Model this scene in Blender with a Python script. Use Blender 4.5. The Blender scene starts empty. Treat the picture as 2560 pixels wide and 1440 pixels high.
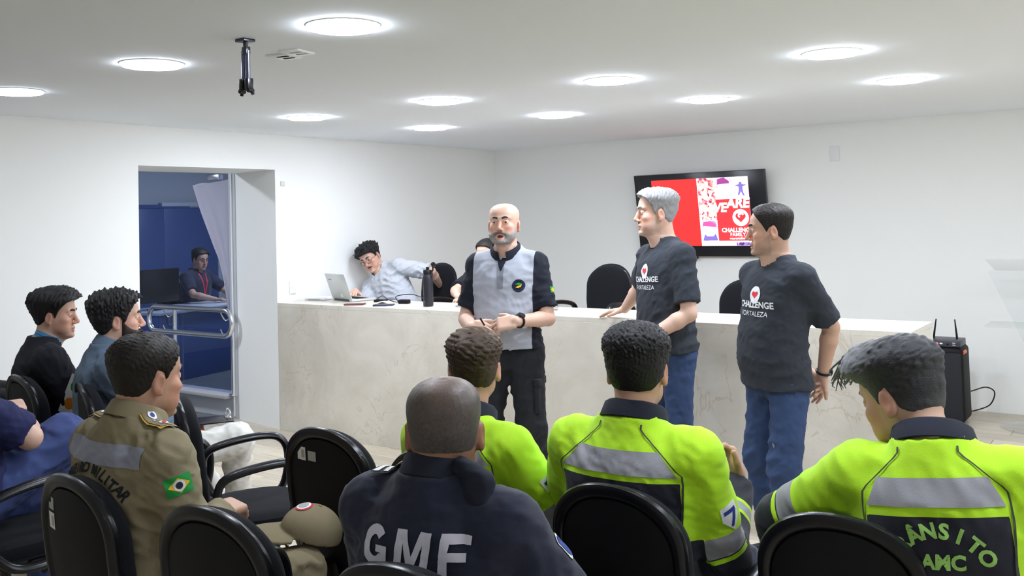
import bpy, bmesh, math, random
import numpy as np
import openvdb
from mathutils import Matrix, Vector
from mathutils.bvhtree import BVHTree

# ------------------------------------------------------------------ camera, world, exposure
SC = bpy.context.scene
COL = SC.collection
R_ = np.radians
A = np.array
CAM_H = 1.674
_yaw, _pitch, _roll, _f, _ppy = -0.6251, 0.0419, -0.0297, 2362.69, 436.27
_fw = A([math.sin(_yaw) * math.cos(_pitch), math.cos(_yaw) * math.cos(_pitch), math.sin(_pitch)])
_r = A([math.cos(_yaw), -math.sin(_yaw), 0.0])
_u = np.cross(_r, _fw)
_r, _u = _r * math.cos(_roll) + _u * math.sin(_roll), _u * math.cos(_roll) - _r * math.sin(_roll)
cam = bpy.data.cameras.new('camera')
cam.sensor_width = 36.0
cam.lens = 36.0 * _f / 2560
cam.shift_y = -(720 - _ppy) / 2560
cam.clip_start = 0.05
cam_o = bpy.data.objects.new('camera', cam)
COL.objects.link(cam_o)
m = Matrix.Identity(4)
for i in range(3):
    m[i][0], m[i][1], m[i][2] = _r[i], _u[i], -_fw[i]
m[2][3] = CAM_H
cam_o.matrix_world = m
SC.camera = cam_o
SC.view_settings.view_transform = 'Standard'
SC.view_settings.look = 'None'
SC.view_settings.gamma = 1.0
SC.view_settings.use_curve_mapping = False
SC.view_settings.exposure = 0.0
world = bpy.data.worlds.new('world')
SC.world = world
world.use_nodes = True
world.node_tree.nodes['Background'].inputs[0].default_value = (0.75, 0.85, 1.0, 1)
world.node_tree.nodes['Background'].inputs[1].default_value = 0.05
LAMP_POWER = 104.0          # strength of the ceiling diffusers
LAMP_COLOR = (0.87, 0.945, 1.07)
SC.cycles.max_bounces = 10
SC.cycles.diffuse_bounces = 8

# ------------------------------------------------------------------ materials
def mat(name, col, rough=0.6, metal=0.0, bump=0.0, bscale=200.0, var=0.0, vscale=8.0, sheen=0.0, spec=0.5, emit=0.0, trans=0.0, ior=1.45, coat=0.0):
    M = bpy.data.materials.new(name); M.use_nodes = True
    N, L = M.node_tree.nodes, M.node_tree.links
    b = N['Principled BSDF']
    b.inputs['Base Color'].default_value = (*col, 1)
    b.inputs['Roughness'].default_value = rough
    b.inputs['Metallic'].default_value = metal
    b.inputs['Specular IOR Level'].default_value = spec
    b.inputs['IOR'].default_value = ior
    if sheen: b.inputs['Sheen Weight'].default_value = sheen
    if coat: b.inputs['Coat Weight'].default_value = coat
    if trans: b.inputs['Transmission Weight'].default_value = trans
    if emit:
        b.inputs['Emission Color'].default_value = (*col, 1); b.inputs['Emission Strength'].default_value = emit
    if bump or var:
        tc = N.new('ShaderNodeTexCoord')
        if bump:
            n = N.new('ShaderNodeTexNoise'); n.inputs['Scale'].default_value = bscale; n.inputs['Detail'].default_value = 3
            L.new(tc.outputs['Object'], n.inputs['Vector'])
            bp = N.new('ShaderNodeBump'); bp.inputs['Strength'].default_value = bump; bp.inputs['Distance'].default_value = 0.002
            L.new(n.outputs['Fac'], bp.inputs['Height']); L.new(bp.outputs['Normal'], b.inputs['Normal'])
        if var:
            n = N.new('ShaderNodeTexNoise'); n.inputs['Scale'].default_value = vscale; n.inputs['Detail'].default_value = 5
            L.new(tc.outputs['Object'], n.inputs['Vector'])
            mx = N.new('ShaderNodeMix'); mx.data_type = 'RGBA'
            mx.inputs['A'].default_value = (*[c * (1 - var) for c in col], 1)
            mx.inputs['B'].default_value = (*[min(1, c * (1 + var)) for c in col], 1)
            L.new(n.outputs['Fac'], mx.inputs['Factor']); L.new(mx.outputs['Result'], b.inputs['Base Color'])
            if emit: L.new(mx.outputs['Result'], b.inputs['Emission Color'])
    return M

def attr_mix(M, attr, col, soft=0.0, noise=0.0, nscale=600.0, rough=None):
    """colour regions of ONE material by a smooth per-vertex field: > 0 takes the new colour"""
    N, L = M.node_tree.nodes, M.node_tree.links
    b = N['Principled BSDF']
    a = N.new('ShaderNodeAttribute'); a.attribute_name = attr
    mr = N.new('ShaderNodeMapRange')
    mr.inputs['From Min'].default_value = -max(soft, 1e-4); mr.inputs['From Max'].default_value = max(soft, 1e-4)
    L.new(a.outputs['Fac'], mr.inputs['Value'])
    fac = mr.outputs['Result']
    if noise:
        tc = N.new('ShaderNodeTexCoord'); n = N.new('ShaderNodeTexNoise'); n.inputs['Scale'].default_value = nscale; n.inputs['Detail'].default_value = 2
        L.new(tc.outputs['Object'], n.inputs['Vector'])
        m2 = N.new('ShaderNodeMapRange'); m2.inputs['From Min'].default_value = 0.3; m2.inputs['From Max'].default_value = 0.7
        m2.inputs['To Min'].default_value = 1 - noise; m2.inputs['To Max'].default_value = 1.0
        L.new(n.outputs['Fac'], m2.inputs['Value'])
        mu = N.new('ShaderNodeMath'); mu.operation = 'MULTIPLY'
        L.new(fac, mu.inputs[0]); L.new(m2.outputs['Result'], mu.inputs[1]); fac = mu.outputs[0]
    mx = N.new('ShaderNodeMix'); mx.data_type = 'RGBA'
    src = b.inputs['Base Color']
    if src.is_linked: L.new(src.links[0].from_socket, mx.inputs['A'])
    else: mx.inputs['A'].default_value = src.default_value[:]
    mx.inputs['B'].default_value = (*col, 1)
    L.new(fac, mx.inputs['Factor']); L.new(mx.outputs['Result'], src)
    return M

# ------------------------------------------------------------------ mesh helpers
def mesh_np(name, V, F):
    me = bpy.data.meshes.new(name)
    V = np.asarray(V, np.float32); F = np.asarray(F, np.int32)
    me.vertices.add(len(V)); me.vertices.foreach_set('co', V.ravel())
    k = F.shape[1]
    me.loops.add(F.size); me.loops.foreach_set('vertex_index', F.ravel())
    me.polygons.add(len(F)); me.polygons.foreach_set('loop_start', np.arange(0, F.size, k, dtype=np.int32))
    me.polygons.foreach_set('use_smooth', np.ones(len(F), bool))
    me.update(calc_edges=True)
    return me

def add_attr(me, name, vals):
    a = me.attributes.new(name, 'FLOAT', 'POINT'); a.data.foreach_set('value', np.asarray(vals, np.float32))

def link(name, me, material=None, parent=None, loc=None, label=None):
    o = bpy.data.objects.new(name, me); COL.objects.link(o)
    if material is not None:
        for mm in (material if isinstance(material, (list, tuple)) else [material]): me.materials.append(mm)
    if parent is not None: o.parent = parent
    if loc is not None: o.location = loc
    if label: o['label'] = label
    return o

def tag(o, label, cat, group=None):
    o['label'] = label; o['category'] = cat
    if group: o['group'] = group
    return o

def empty(name, loc=(0, 0, 0), rz=0.0):
    o = bpy.data.objects.new(name, None); COL.objects.link(o)
    o.location = loc; o.rotation_euler = (0, 0, rz); o.empty_display_size = 0.1
    return o

def struct(o): o['kind'] = 'structure'; return o

def copy_tree(o, parent=None):
    c = o.copy(); COL.objects.link(c)
    if parent is not None: c.parent = parent
    for ch in [x for x in o.children]: copy_tree(ch, c)
    return c

class MB:
    """collects simple solids into one mesh"""
    def __init__(s): s.bm = bmesh.new()
    def box(s, c, size, bev=0.0, rot=None, seg=2):
        g = bmesh.ops.create_cube(s.bm, size=1.0)
        vs = g['verts']
        M = Matrix.Translation(c) @ (rot.to_4x4() if rot is not None else Matrix.Identity(4)) @ Matrix.Diagonal((*size, 1))
        bmesh.ops.transform(s.bm, matrix=M, verts=vs)
        if bev:
            es = list({e for v in vs for e in v.link_edges})
            bmesh.ops.bevel(s.bm, geom=es, offset=bev, segments=seg, affect='EDGES', profile=0.5)
        return s
    def tube(s, pts, r, n=10, closed=False, flat=1.0, up=None, caps=True):
        pts = [Vector(p) for p in pts]; N = len(pts)
        rs = r if isinstance(r, (list, tuple)) else [r] * N
        rings = []; ref = Vector(up) if up else Vector((0, 0, 1))
        prev = None
        for i, p in enumerate(pts):
            if closed: t = pts[(i + 1) % N] - pts[i - 1]
            else: t = pts[min(i + 1, N - 1)] - pts[max(i - 1, 0)]
            t.normalize()
            if prev is None:
                a = ref - t * ref.dot(t)
                if a.length < 1e-3: a = Vector((1, 0, 0)) - t * t.x
            else:
                a = prev - t * prev.dot(t)
            a.normalize(); prev = a; b = t.cross(a)
            rings.append([s.bm.verts.new(p + (a * math.cos(q) * flat + b * math.sin(q)) * rs[i]) for q in [2 * math.pi * k / n for k in range(n)]])
        for i in range(N if closed else N - 1):
            A_, B_ = rings[i], rings[(i + 1) % N]
            for k in range(n):
                s.bm.faces.new((A_[k], A_[(k + 1) % n], B_[(k + 1) % n], B_[k]))
        if not closed and caps:
            s.bm.faces.new(rings[0][::-1]); s.bm.faces.new(rings[-1])
        return s
    def lathe(s, prof, c=(0, 0, 0), n=24, rot=None, sx=1.0, sy=1.0):
        """prof: list of (r, z)"""
        c = Vector(c); rings = []
        for r, z in prof:
            ring = []
            for k in range(n):
                q = 2 * math.pi * k / n
                v = Vector((r * sx * math.cos(q), r * sy * math.sin(q), z))
                if rot is not None: v = rot @ v
                ring.append(s.bm.verts.new(c + v))
            rings.append(ring)
        for a, b in zip(rings, rings[1:]):
            for k in range(n): s.bm.faces.new((a[k], a[(k + 1) % n], b[(k + 1) % n], b[k]))
        s.bm.faces.new(rings[0][::-1]); s.bm.faces.new(rings[-1])
        return s
    def prism(s, poly, axis_o, ax, ay, az, depth):
        """polygon (u,v) extruded along az by depth"""
        o, ax, ay, az = Vector(axis_o), Vector(ax), Vector(ay), Vector(az)
        a = [s.bm.verts.new(o + ax * u + ay * v) for u, v in poly]
        b = [s.bm.verts.new(o + ax * u + ay * v + az * depth) for u, v in poly]
        n = len(poly)
        s.bm.faces.new(a[::-1]); s.bm.faces.new(b)
        for k in range(n): s.bm.faces.new((a[k], a[(k + 1) % n], b[(k + 1) % n], b[k]))
        return s
    def mesh(s, name, smooth=True, angle=40):
        bmesh.ops.recalc_face_normals(s.bm, faces=s.bm.faces)
        if smooth:
            for f in s.bm.faces: f.smooth = True
            lim = math.radians(angle)
            for e in s.bm.edges:
                if len(e.link_faces) == 2 and e.calc_face_angle(0) > lim: e.smooth = False
        me = bpy.data.meshes.new(name); s.bm.to_mesh(me); s.bm.free()
        return me
    def build(s, name, material, parent=None, smooth=True, label=None, loc=None):
        return link(name, s.mesh(name, smooth), material, parent, loc, label)

def polyline(pts, n=8):
    """Catmull-Rom resample of a list of points"""
    P = [A(p, float) for p in pts]; P = [2 * P[0] - P[1]] + P + [2 * P[-1] - P[-2]]
    out = []
    for i in range(1, len(P) - 2):
        for k in range(n):
            t = k / n; a, b, c, d = P[i - 1:i + 3]
            out.append(0.5 * (2 * b + (c - a) * t + (2 * a - 5 * b + 4 * c - d) * t * t + (3 * b - a - 3 * c + d) * t ** 3))
    out.append(P[-2]); return out

# ------------------------------------------------------------------ signed-distance solids (people, clothes, soft things)
def rotm(ax, ang):
    c, s = math.cos(ang), math.sin(ang)
    return {'x': A([[1, 0, 0], [0, c, -s], [0, s, c]]), 'y': A([[c, 0, s], [0, 1, 0], [-s, 0, c]]), 'z': A([[c, -s, 0], [s, c, 0], [0, 0, 1]])}[ax]

class Vol:
    def __init__(s, lo, hi, h):
        s.lo = A(lo, float); s.h = h
        s.n = np.ceil((A(hi, float) - s.lo) / h).astype(int) + 1
        s.D = np.full(s.n, 0.08, np.float32)
    def region(s, lo, hi, pad):
        a = np.clip(np.floor((A(lo) - pad - s.lo) / s.h).astype(int), 0, s.n - 1)
        b = np.clip(np.ceil((A(hi) + pad - s.lo) / s.h).astype(int) + 1, 1, s.n)
        if np.any(b <= a): return None, None
        sl = tuple(slice(i, j) for i, j in zip(a, b))
        g = [(s.lo[i] + s.h * np.arange(a[i], b[i])).astype(np.float32) for i in range(3)]
        return sl, (g[0][:, None, None], g[1][None, :, None], g[2][None, None, :])
    def add(s, prim, k=0.02):
        fn, lo, hi = prim
        sl, g = s.region(lo, hi, k + 3 * s.h)
        if sl is None: return s
        d = fn(*g); a = s.D[sl]
        h = np.clip(0.5 + 0.5 * (d - a) / k, 0, 1)
        s.D[sl] = d + (a - d) * h - k * h * (1 - h)
        return s
    def sub(s, prim, k=0.01):
        fn, lo, hi = prim
        sl, g = s.region(lo, hi, k + 3 * s.h)
        if sl is None: return s
        d = -fn(*g); a = s.D[sl]
        h = np.clip(0.5 - 0.5 * (d - a) / k, 0, 1)
        s.D[sl] = d + (a - d) * h + k * h * (1 - h)
        return s
    def offset(s, fn):
        """add a displacement field, only near the surface"""
        idx = np.argwhere(np.abs(s.D) < 0.03)
        P = s.lo + idx * s.h
        s.D[tuple(idx.T)] += fn(P).astype(np.float32)
        return s
    def mesh(s, name):
        g = openvdb.FloatGrid(0.08); g.copyFromArray(s.D)
        V, T, Q = g.convertToPolygons(0.0)
        V = V * s.h + s.lo
        Q = Q[:, ::-1]
        me = mesh_np(name, V, Q)
        return me, V

def rcone(a, b, ra, rb, cut=None):
    a = A(a, float); b = A(b, float); ab = b - a; L2 = ab @ ab; L = math.sqrt(L2)
    def fn(x, y, z):
        px, py, pz = x - a[0], y - a[1], z - a[2]
        t0 = (px * ab[0] + py * ab[1] + pz * ab[2]) / L2
        t = np.clip(t0, 0, 1)
        d = np.sqrt((px - ab[0] * t) ** 2 + (py - ab[1] * t) ** 2 + (pz - ab[2] * t) ** 2) - (ra + (rb - ra) * t)
        if cut is not None: d = np.maximum(d, (t0 - cut) * L)
        return d
    r = max(ra, rb)
    return fn, np.minimum(a, b) - r, np.maximum(a, b) + r

def ellip(c, r, R=None):
    c = A(c, float); r = A(r, float); R = np.eye(3) if R is None else R
    def fn(x, y, z):
        px, py, pz = x - c[0], y - c[1], z - c[2]
        q = [px * R[0, i] + py * R[1, i] + pz * R[2, i] for i in range(3)]
        k0 = np.sqrt(sum((q[i] / r[i]) ** 2 for i in range(3)))
        k1 = np.sqrt(sum((q[i] / r[i] ** 2) ** 2 for i in range(3)))
        return k0 * (k0 - 1) / np.maximum(k1, 1e-6)
    e = np.abs(R) @ r
    return fn, c - e, c + e

def rbox(c, hs, rad, R=None):
    c = A(c, float); hs = A(hs, float); R = np.eye(3) if R is None else R
    def fn(x, y, z):
        px, py, pz = x - c[0], y - c[1], z - c[2]
        q = [np.abs(px * R[0, i] + py * R[1, i] + pz * R[2, i]) - (hs[i] - rad) for i in range(3)]
        o = np.sqrt(sum(np.maximum(t, 0) ** 2 for t in q))
        return o + np.minimum(np.maximum(q[0], np.maximum(q[1], q[2])), 0) - rad
    e = np.abs(R) @ hs
    return fn, c - e, c + e

def loft(st, n=2.2):
    """stations (z, cy, a, b[, cx]) -> solid along local z"""
    st = A([list(r) + [0] * (5 - len(r)) for r in st], float); z = st[:, 0]
    zz = np.linspace(z[0], z[-1], 96)
    def hermite(v):
        m = np.gradient(v, z); d = np.diff(v) / np.diff(z)
        for i in range(len(v)):   # keep monotone
            l = d[max(i - 1, 0)]; r = d[min(i, len(d) - 1)]
            m[i] = 0 if l * r < 0 else math.copysign(min(abs(m[i]), 2.5 * min(abs(l), abs(r))), m[i]) if i not in (0, len(v) - 1) else m[i]
        k = np.clip(np.searchsorted(z, zz) - 1, 0, len(z) - 2); h = z[k + 1] - z[k]; t = (zz - z[k]) / h
        return (2 * t ** 3 - 3 * t ** 2 + 1) * v[k] + (t ** 3 - 2 * t * t + t) * h * m[k] + (3 * t * t - 2 * t ** 3) * v[k + 1] + (t ** 3 - t * t) * h * m[k + 1]
    tab = [hermite(st[:, j]) for j in range(1, 5)]
    ext = max(st[:, 2].max(), np.abs(st[:, 1]).max() + st[:, 3].max(), np.abs(st[:, 4]).max() + st[:, 2].max())
    def fn(x, y, z_):
        zc = np.clip(z_, z[0], z[-1])
        cy, a, b, cx = [np.interp(zc, zz, t).astype(np.float32) for t in tab]
        u = np.abs(x - cx); v = np.abs(y - cy)
        rho = ((u / a) ** n + (v / b) ** n) ** (1 / n)
        gr = np.sqrt((u / a ** 2) ** 2 + (v / b ** 2) ** 2)
        d = np.where(rho > 1e-4, (rho - 1) * rho / np.maximum(gr, 1e-5), -np.minimum(a, b))
        d = np.maximum(d, -np.minimum(a, b))
        return np.maximum(d, np.maximum(z[0] - z_, z_ - z[-1]))
    return fn, A([-ext, -ext, z[0]]), A([ext, ext, z[-1]])

def xf(prim, R, c, s=1.0):
    fn, lo, hi = prim; c = A(c, float)
    def g(x, y, z):
        px, py, pz = (x - c[0]) / s, (y - c[1]) / s, (z - c[2]) / s
        return s * fn(px * R[0, 0] + py * R[1, 0] + pz * R[2, 0], px * R[0, 1] + py * R[1, 1] + pz * R[2, 1], px * R[0, 2] + py * R[1, 2] + pz * R[2, 2])
    cs = A([[x, y, z] for x in (lo[0], hi[0]) for y in (lo[1], hi[1]) for z in (lo[2], hi[2])]) * s @ R.T + c
    return g, cs.min(0), cs.max(0)

def ev(prim, P):
    return prim[0](P[:, 0], P[:, 1], P[:, 2])

def folds(seed, wl=0.09, amp=0.004, dirn=(0, 0, 1), n=5, ridge=True):
    rg = np.random.RandomState(seed)
    K = []
    for i in range(n):
        v = rg.normal(size=3) * 0.55 + A(dirn) * rg.choice([-1, 1]) * 1.0
        K.append((v / np.linalg.norm(v) * 2 * math.pi / (wl * rg.uniform(0.7, 1.6)), rg.uniform(0, 6.28)))
    W = [(rg.normal(size=3) * 9, rg.uniform(0, 6.28)) for _ in range(3)]
    def fn(P):
        q = P + 0.02 * np.stack([np.sin(P @ k + p) for k, p in W], -1)
        s = sum(np.sin(q @ k + p) for k, p in K) / math.sqrt(n)
        if ridge: s = 1.0 - np.abs(s) * 1.3
        return -amp * s
    return fn

def smooth01(x, a, b):
    t = np.clip((x - a) / (b - a), 0, 1); return t * t * (3 - 2 * t)
# ------------------------------------------------------------------ people
HEAD_ST = [  # z, y front, y back, half width
    (-.113, .070, .040, .018), (-.104, .086, .016, .033), (-.085, .090, -.012, .047), (-.062, .0885, -.045, .0575), (-.04, .088, -.070, .064),
    (-.02, .087, -.083, .068), (0, .087, -.091, .0705), (.02, .089, -.098, .0735), (.038, .0945, -.101, .0755), (.055, .094, -.102, .077),
    (.078, .086, -.099, .0755), (.097, .071, -.088, .067), (.112, .048, -.067, .051), (.121, .022, -.042, .032), (.126, -.004, -.018, .010)]

def head_base(wide=1.0, jaw=1.0):
    rows = []
    for z, yf, yb, a in HEAD_ST:
        w = wide * (1 + (jaw - 1) * float(1 - smooth01(z, -.08, .0)))
        rows.append((z, (yf + yb) / 2, a * w, (yf - yb) / 2))
    return loft(rows, 2.25)

def head_prims(sp):
    base = head_base(sp.get('wide', 1), sp.get('jaw', 1))
    out = [(base, .004, '+')]
    ns = sp.get('nose', 1.0)
    for s in (-1, 1):
        out.append((ellip((s * .045, .062, -.018), (.020, .020, .018)), .022, '+'))          # cheek bone
        out.append((ellip((s * .040, .050, -.058), (.022, .028, .026)), .022, '+'))          # cheek
        out.append((rcone((s * .012, .090, .032), (s * .046, .074, .034), .0075, .006), .014, '+'))   # brow ridge
        out.append((ellip((s * .032, .099, .010), (.0165, .014, .0105)), .010, '-'))         # eye socket
        out.append((ellip((s * .032, .0765, .0105), (.0138, .0128, .0128)), .003, '+'))       # eyeball bulge / lids
        out.append((rcone((s * .019, .0885, .0155), (s * .045, .079, .0150), .0042, .0036), .004, '+'))  # upper lid
        out.append((rcone((s * .020, .0870, .0035), (s * .044, .079, .0045), .0030, .0026), .004, '+'))  # lower lid
        e = rotm('z', -s * R_(18)) @ rotm('x', R_(-10))
        ec = A((s * .0785 * sp.get('wide', 1), -.010, -.002))
        out.append((ellip(ec, (.0085, .0185, .031), e), .006, '+'))                            # ear
        out.append((ellip(ec + A((s * .0085, .001, .004)), (.006, .0105, .019), e), .004, '-'))
        out.append((ellip(ec + A((-s * .001, .004, -.026)), (.007, .010, .010), e), .006, '+'))
    out.append((rcone((0, .088, .026), (0, .1075, -.022), .0075, .0105 * ns), .014, '+'))      # nose
    out.append((ellip((0, .1105, -.028), (.0105 * ns, .0105, .0100)), .008, '+'))
    for s in (-1, 1):
        out.append((ellip((s * .0125 * ns, .0985, -.033), (.0078, .0100, .0078)), .006, '+'))
    out.append((rcone((-.014, .090, -.055), (.014, .090, -.055), .006, .006), .010, '+'))
    mo = sp.get('mouth', 0.0)
    out.append((ellip((0, .0915, -.0605 + mo * .2), (.0225, .0085, .0052)), .004, '+'))
    out.append((ellip((0, .0905, -.0725 - mo * .5), (.019, .0085, .0065)), .004, '+'))
    out.append((rcone((-.022, .094, -.0665), (.022, .094, -.0665), .0022, .0022), .003, '-'))
    if mo: out.append((ellip((0, .092, -.0665 - mo * .28), (.018, .020, .0025 + mo * .30)), .002, '-'))
    out.append((ellip((0, .083, -.097), (.021, .014, .014)), .014, '+'))
    return base, out

def hand_prims(W, d, n, side, curl, thumb=0.4, sc=1.0):
    W = A(W, float); d = A(d, float); d /= np.linalg.norm(d)
    n = A(n, float); n -= d * (n @ d); n /= np.linalg.norm(n)
    t = side * np.cross(n, d)
    out = []
    Rm = np.stack([t, d, n], 1)
    out.append((rbox(W + d * .052 * sc, A((.041, .050, .0145)) * sc, .013 * sc, Rm), .012))
    out.append((ellip(W + (d * .04 + t * .026 - n * .008) * sc, A((.017, .034, .015)) * sc, Rm), .012))
    for i, (o, L, r) in enumerate(((.030, .074, .0092), (.010, .083, .0095), (-.0105, .077, .0091), (-.0300, .060, .0082))):
        p = W + (d * (.093 - .006 * abs(i - 1)) + t * o) * sc
        dirn = d + t * (o * 1.6); dirn /= np.linalg.norm(dirn)
        a = 0.0
        for j, fr in enumerate((.44, .31, .25)):
            a += curl[i] * (1.15, 1.45, .9)[j]
            v = dirn * math.cos(a) - n * math.sin(a)
            q = p + v * L * fr * sc
            out.append((rcone(p, q, r * (1 - .10 * j) * sc, r * (.9 - .10 * j) * sc), .004))
            p = q
    p = W + (d * .022 + t * .030 - n * .004) * sc
    v = d * .62 + t * (.85 - thumb * .55) - n * (.15 + thumb * .55); v /= np.linalg.norm(v)
    q = p + v * .046 * sc; out.append((rcone(p, q, .0135 * sc, .0110 * sc), .008))
    v2 = v * .7 + d * .6 - t * .15 * thumb; v2 /= np.linalg.norm(v2)
    out.append((rcone(q, q + v2 * .034 * sc, .0108 * sc, .0088 * sc), .004))
    return out

def ik(S, W, l1, l2, hint):
    S = A(S, float); W = A(W, float); v = W - S; d = np.linalg.norm(v)
    if d > (l1 + l2) * .995: W = S + v / d * (l1 + l2) * .995; v = W - S; d = np.linalg.norm(v)
    a = (l1 * l1 - l2 * l2 + d * d) / (2 * d); h = math.sqrt(max(l1 * l1 - a * a, 0))
    u = v / d; w = A(hint, float); w = w - u * (w @ u); w /= np.linalg.norm(w)
    return S + u * a + w * h, W

SKIN_N = 0
def skin_mat(col, stub=(.12, .11, .10), lip=None, scalp=0.0):
    M = mat('skin', col, rough=.5 - scalp * .12, bump=.12, bscale=350, var=.07, vscale=22, spec=.45)
    M.node_tree.nodes['Principled BSDF'].inputs['Subsurface Weight'].default_value = 0.0
    attr_mix(M, 'flush', tuple(min(1, c * k) for c, k in zip(col, (1.02, .80, .76))), soft=1.0)
    attr_mix(M, 'lip', lip or tuple(c * k for c, k in zip(col, (.82, .55, .55))), soft=.35)
    attr_mix(M, 'stub', stub, soft=1.0, noise=.55, nscale=700)
    return M

def torso_stations(g=1.0, belly=0.0, ex=0.0, hem=-.10, chest=1.0, loose=0.0):
    rows = [(-.14, 0, .168, .112), (-.05, .0, .176, .122), (.06, .006, .166, .116), (.16, .008, .162, .114), (.26, .004, .172, .120),
            (.34, .0, .180, .121), (.40, -.004, .176, .110), (.44, -.008, .150, .092), (.475, -.012, .105, .074), (.50, -.012, .078, .066), (.53, -.008, .066, .060)]
    out = []
    for z, cy, a, b in rows:
        k = math.exp(-((z - .10) / .14) ** 2)
        gg = 1 + (g - 1) * (1 if z < .42 else .3)
        out.append((z, cy + belly * k * .5, a * gg + ex + loose * k, b * gg + belly * k * .5 + ex + loose * k * .7))
    if hem > -.139:
        cyh = np.interp(hem, [r[0] for r in out], [r[1] for r in out]); ah = np.interp(hem, [r[0] for r in out], [r[2] for r in out]); bh = np.interp(hem, [r[0] for r in out], [r[3] for r in out])
        out = [(hem, cyh, ah + .004, bh + .004)] + [r for r in out if r[0] > hem + .02]
    return out

FLIPQ = False
class Person:
    pass

def person(loc, rz, label, sp, group=None):
    """builds the body (one mesh), then clothes and hair as its children; rz turns +y (facing) about z"""
    q = Person(); s = sp.get('s', 1.0); q.sp = sp
    sit = sp.get('sit', True)
    P = A((0, 0, sp.get('pz', .615 if sit else .935 * s)), float) + A(sp.get('shift', (0, 0, 0)), float)
    T = rotm('z', R_(sp.get('twist', 0))) @ rotm('y', R_(sp.get('side', 0))) @ rotm('x', R_(-sp.get('lean', 0)))
    q.P, q.T, q.s = P, T, s
    w = lambda v: P + T @ (A(v, float) * s)
    q.w = w
    nb = w((0, -.010, .50))
    hc = w((sp.get('neckx', 0), .030 + sp.get('neckf', 0), .632 + sp.get('necku', 0)))
    hy, hp, hr = [R_(a) for a in sp.get('head', (0, 0, 0))]
    HR = rotm('z', hy) @ rotm('y', hr) @ rotm('x', hp)
    hs = s * sp.get('hs', 1.0); q.hc, q.HR, q.hs = hc, HR, hs
    wd = sp.get('shw', .178)
    sh = {1: w((wd, -.005, .425)), -1: w((-wd, -.005, .425))}
    if 'shr' in sp:   # raise / shift shoulders
        for k, v in sp['shr'].items(): sh[k] = sh[k] + T @ (A(v, float) * s)
    if 'top' in sp:    # world point the crown of the head reaches
        Rz = rotm('z', rz); tp = A(sp['top'], float)
        ctop = hc + HR @ (A((0, -.01, .126)) * hs)
        dz = tp[2] - loc[2] - ctop[2]; hc = hc + A((0, 0, dz)); q.hc = hc
        xy = (Rz @ ctop)[:2]; loc = (tp[0] - xy[0], tp[1] - xy[1], loc[2])
        q.dz = dz
        print('LOC', label[:40], np.round(loc, 3), 'dz', round(float(dz), 3))
    q.loc = loc
    arms = {}
    for k, key in ((1, 'armR'), (-1, 'armL')):
        a = sp.get(key)
        if a is None: a = dict(wr=(k * .16, .34, P[2] + .14), hint=(k * .6, -.3, -1))
        e, wr = ik(sh[k], A(a['wr'], float), .295 * s, .255 * s, a['hint'])
        arms[k] = dict(S=sh[k], E=e, W=wr, **{x: a[x] for x in a if x not in ('wr',)})
    q.arms = arms; q.sh = sh
    # ---------- body: one continuous surface
    h = sp.get('h', .0055)
    base, hp_ = head_prims(sp)
    pts = [hc, P] + [arms[k][j] for k in (1, -1) for j in 'SEW']
    lo = np.min(pts, 0) - A((.14, .14, .16)); hi = np.max(pts, 0) + A((.14, .14, .16))
    for k in (1, -1):
        if 'hd' in arms[k]:
            d = A(arms[k]['hd'], float); d /= np.linalg.norm(d); lo = np.minimum(lo, arms[k]['W'] + d * .2 - .03); hi = np.maximum(hi, arms[k]['W'] + d * .2 + .03)
    v = Vol(lo, hi, h)
    v.add(xf(loft(torso_stations(sp.get('g', 1) * .86), 2.2), T, P, s), .02)
    for k in (1, -1):
        a = arms[k]; m = sp.get('arm', 1.0)
        v.add(rcone(w((k * .06, -.01, .46)), a['S'], .045 * s, .05 * s), .03)
        v.add(rcone(a['S'], a['E'], .050 * s * m, .040 * s * m), .02)
        fm = a['E'] + (a['W'] - a['E']) * .28
        v.add(rcone(a['E'], fm, .038 * s * m, .041 * s * m), .012)
        v.add(rcone(fm, a['W'], .041 * s * m, .0265 * s), .012)
        d = A(a.get('hd', (a['W'] - a['E'])), float)
        n = A(a.get('hn', (0, 0, 1)), float)
        for pr, kk in hand_prims(a['W'], d, n, k, a.get('curl', (.35, .35, .4, .45)), a.get('thumb', .4), s * .97):
            v.add(pr, kk)
    for pr, kk, op in hp_:
        (v.add if op == '+' else v.sub)(xf(pr, HR, hc, hs), kk * hs)
    nk0 = w((0, -.012, .46)); nk1 = hc + HR @ (A((0, -.022, -.03)) * hs)
    v.add(rcone(nk0, nk1, .062 * s * sp.get('neck', 1), .054 * s * sp.get('neck', 1)), .022)
    v.add(rcone(nk0 + T @ A((0, .03, 0)), hc + HR @ (A((0, .035, -.085)) * hs), .045 * s, .030 * s), .025)
    me, V = v.mesh('person')
    L = (V - hc) @ HR / hs
    th = np.arctan2(np.abs(L[:, 0]), L[:, 1])
    mo = sp.get('mouth', 0.0)
    lipf = np.maximum(-ev(ellip((0, .094, -.0605 + mo * .2), (.0235, .012, .0058)), L), -ev(ellip((0, .093, -.0725 - mo * .5), (.020, .012, .0068)), L)) / .004
    lipf = np.where((L[:, 1] > .07) & (np.abs(L[:, 2]) < .12), lipf, -1)
    add_attr(me, 'lip', np.clip(lipf, -1, 1))
    fl = np.exp(-((np.abs(L[:, 0]) - .045) ** 2 + (L[:, 2] + .03) ** 2) / .0008) * (L[:, 1] > .03) + np.exp(-((L[:, 1] - .112) ** 2 + L[:, 0] ** 2 + (L[:, 2] + .03) ** 2) / .0003) + ((np.abs(L[:, 0]) > .077) & (np.abs(L[:, 1] + .01) < .03) & (np.abs(L[:, 2]) < .04))
    add_attr(me, 'flush', np.clip(fl * .55, 0, .6) - .5 * 0 - 1 * (fl < .02))
    st = np.full(len(V), -1.0)
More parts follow.
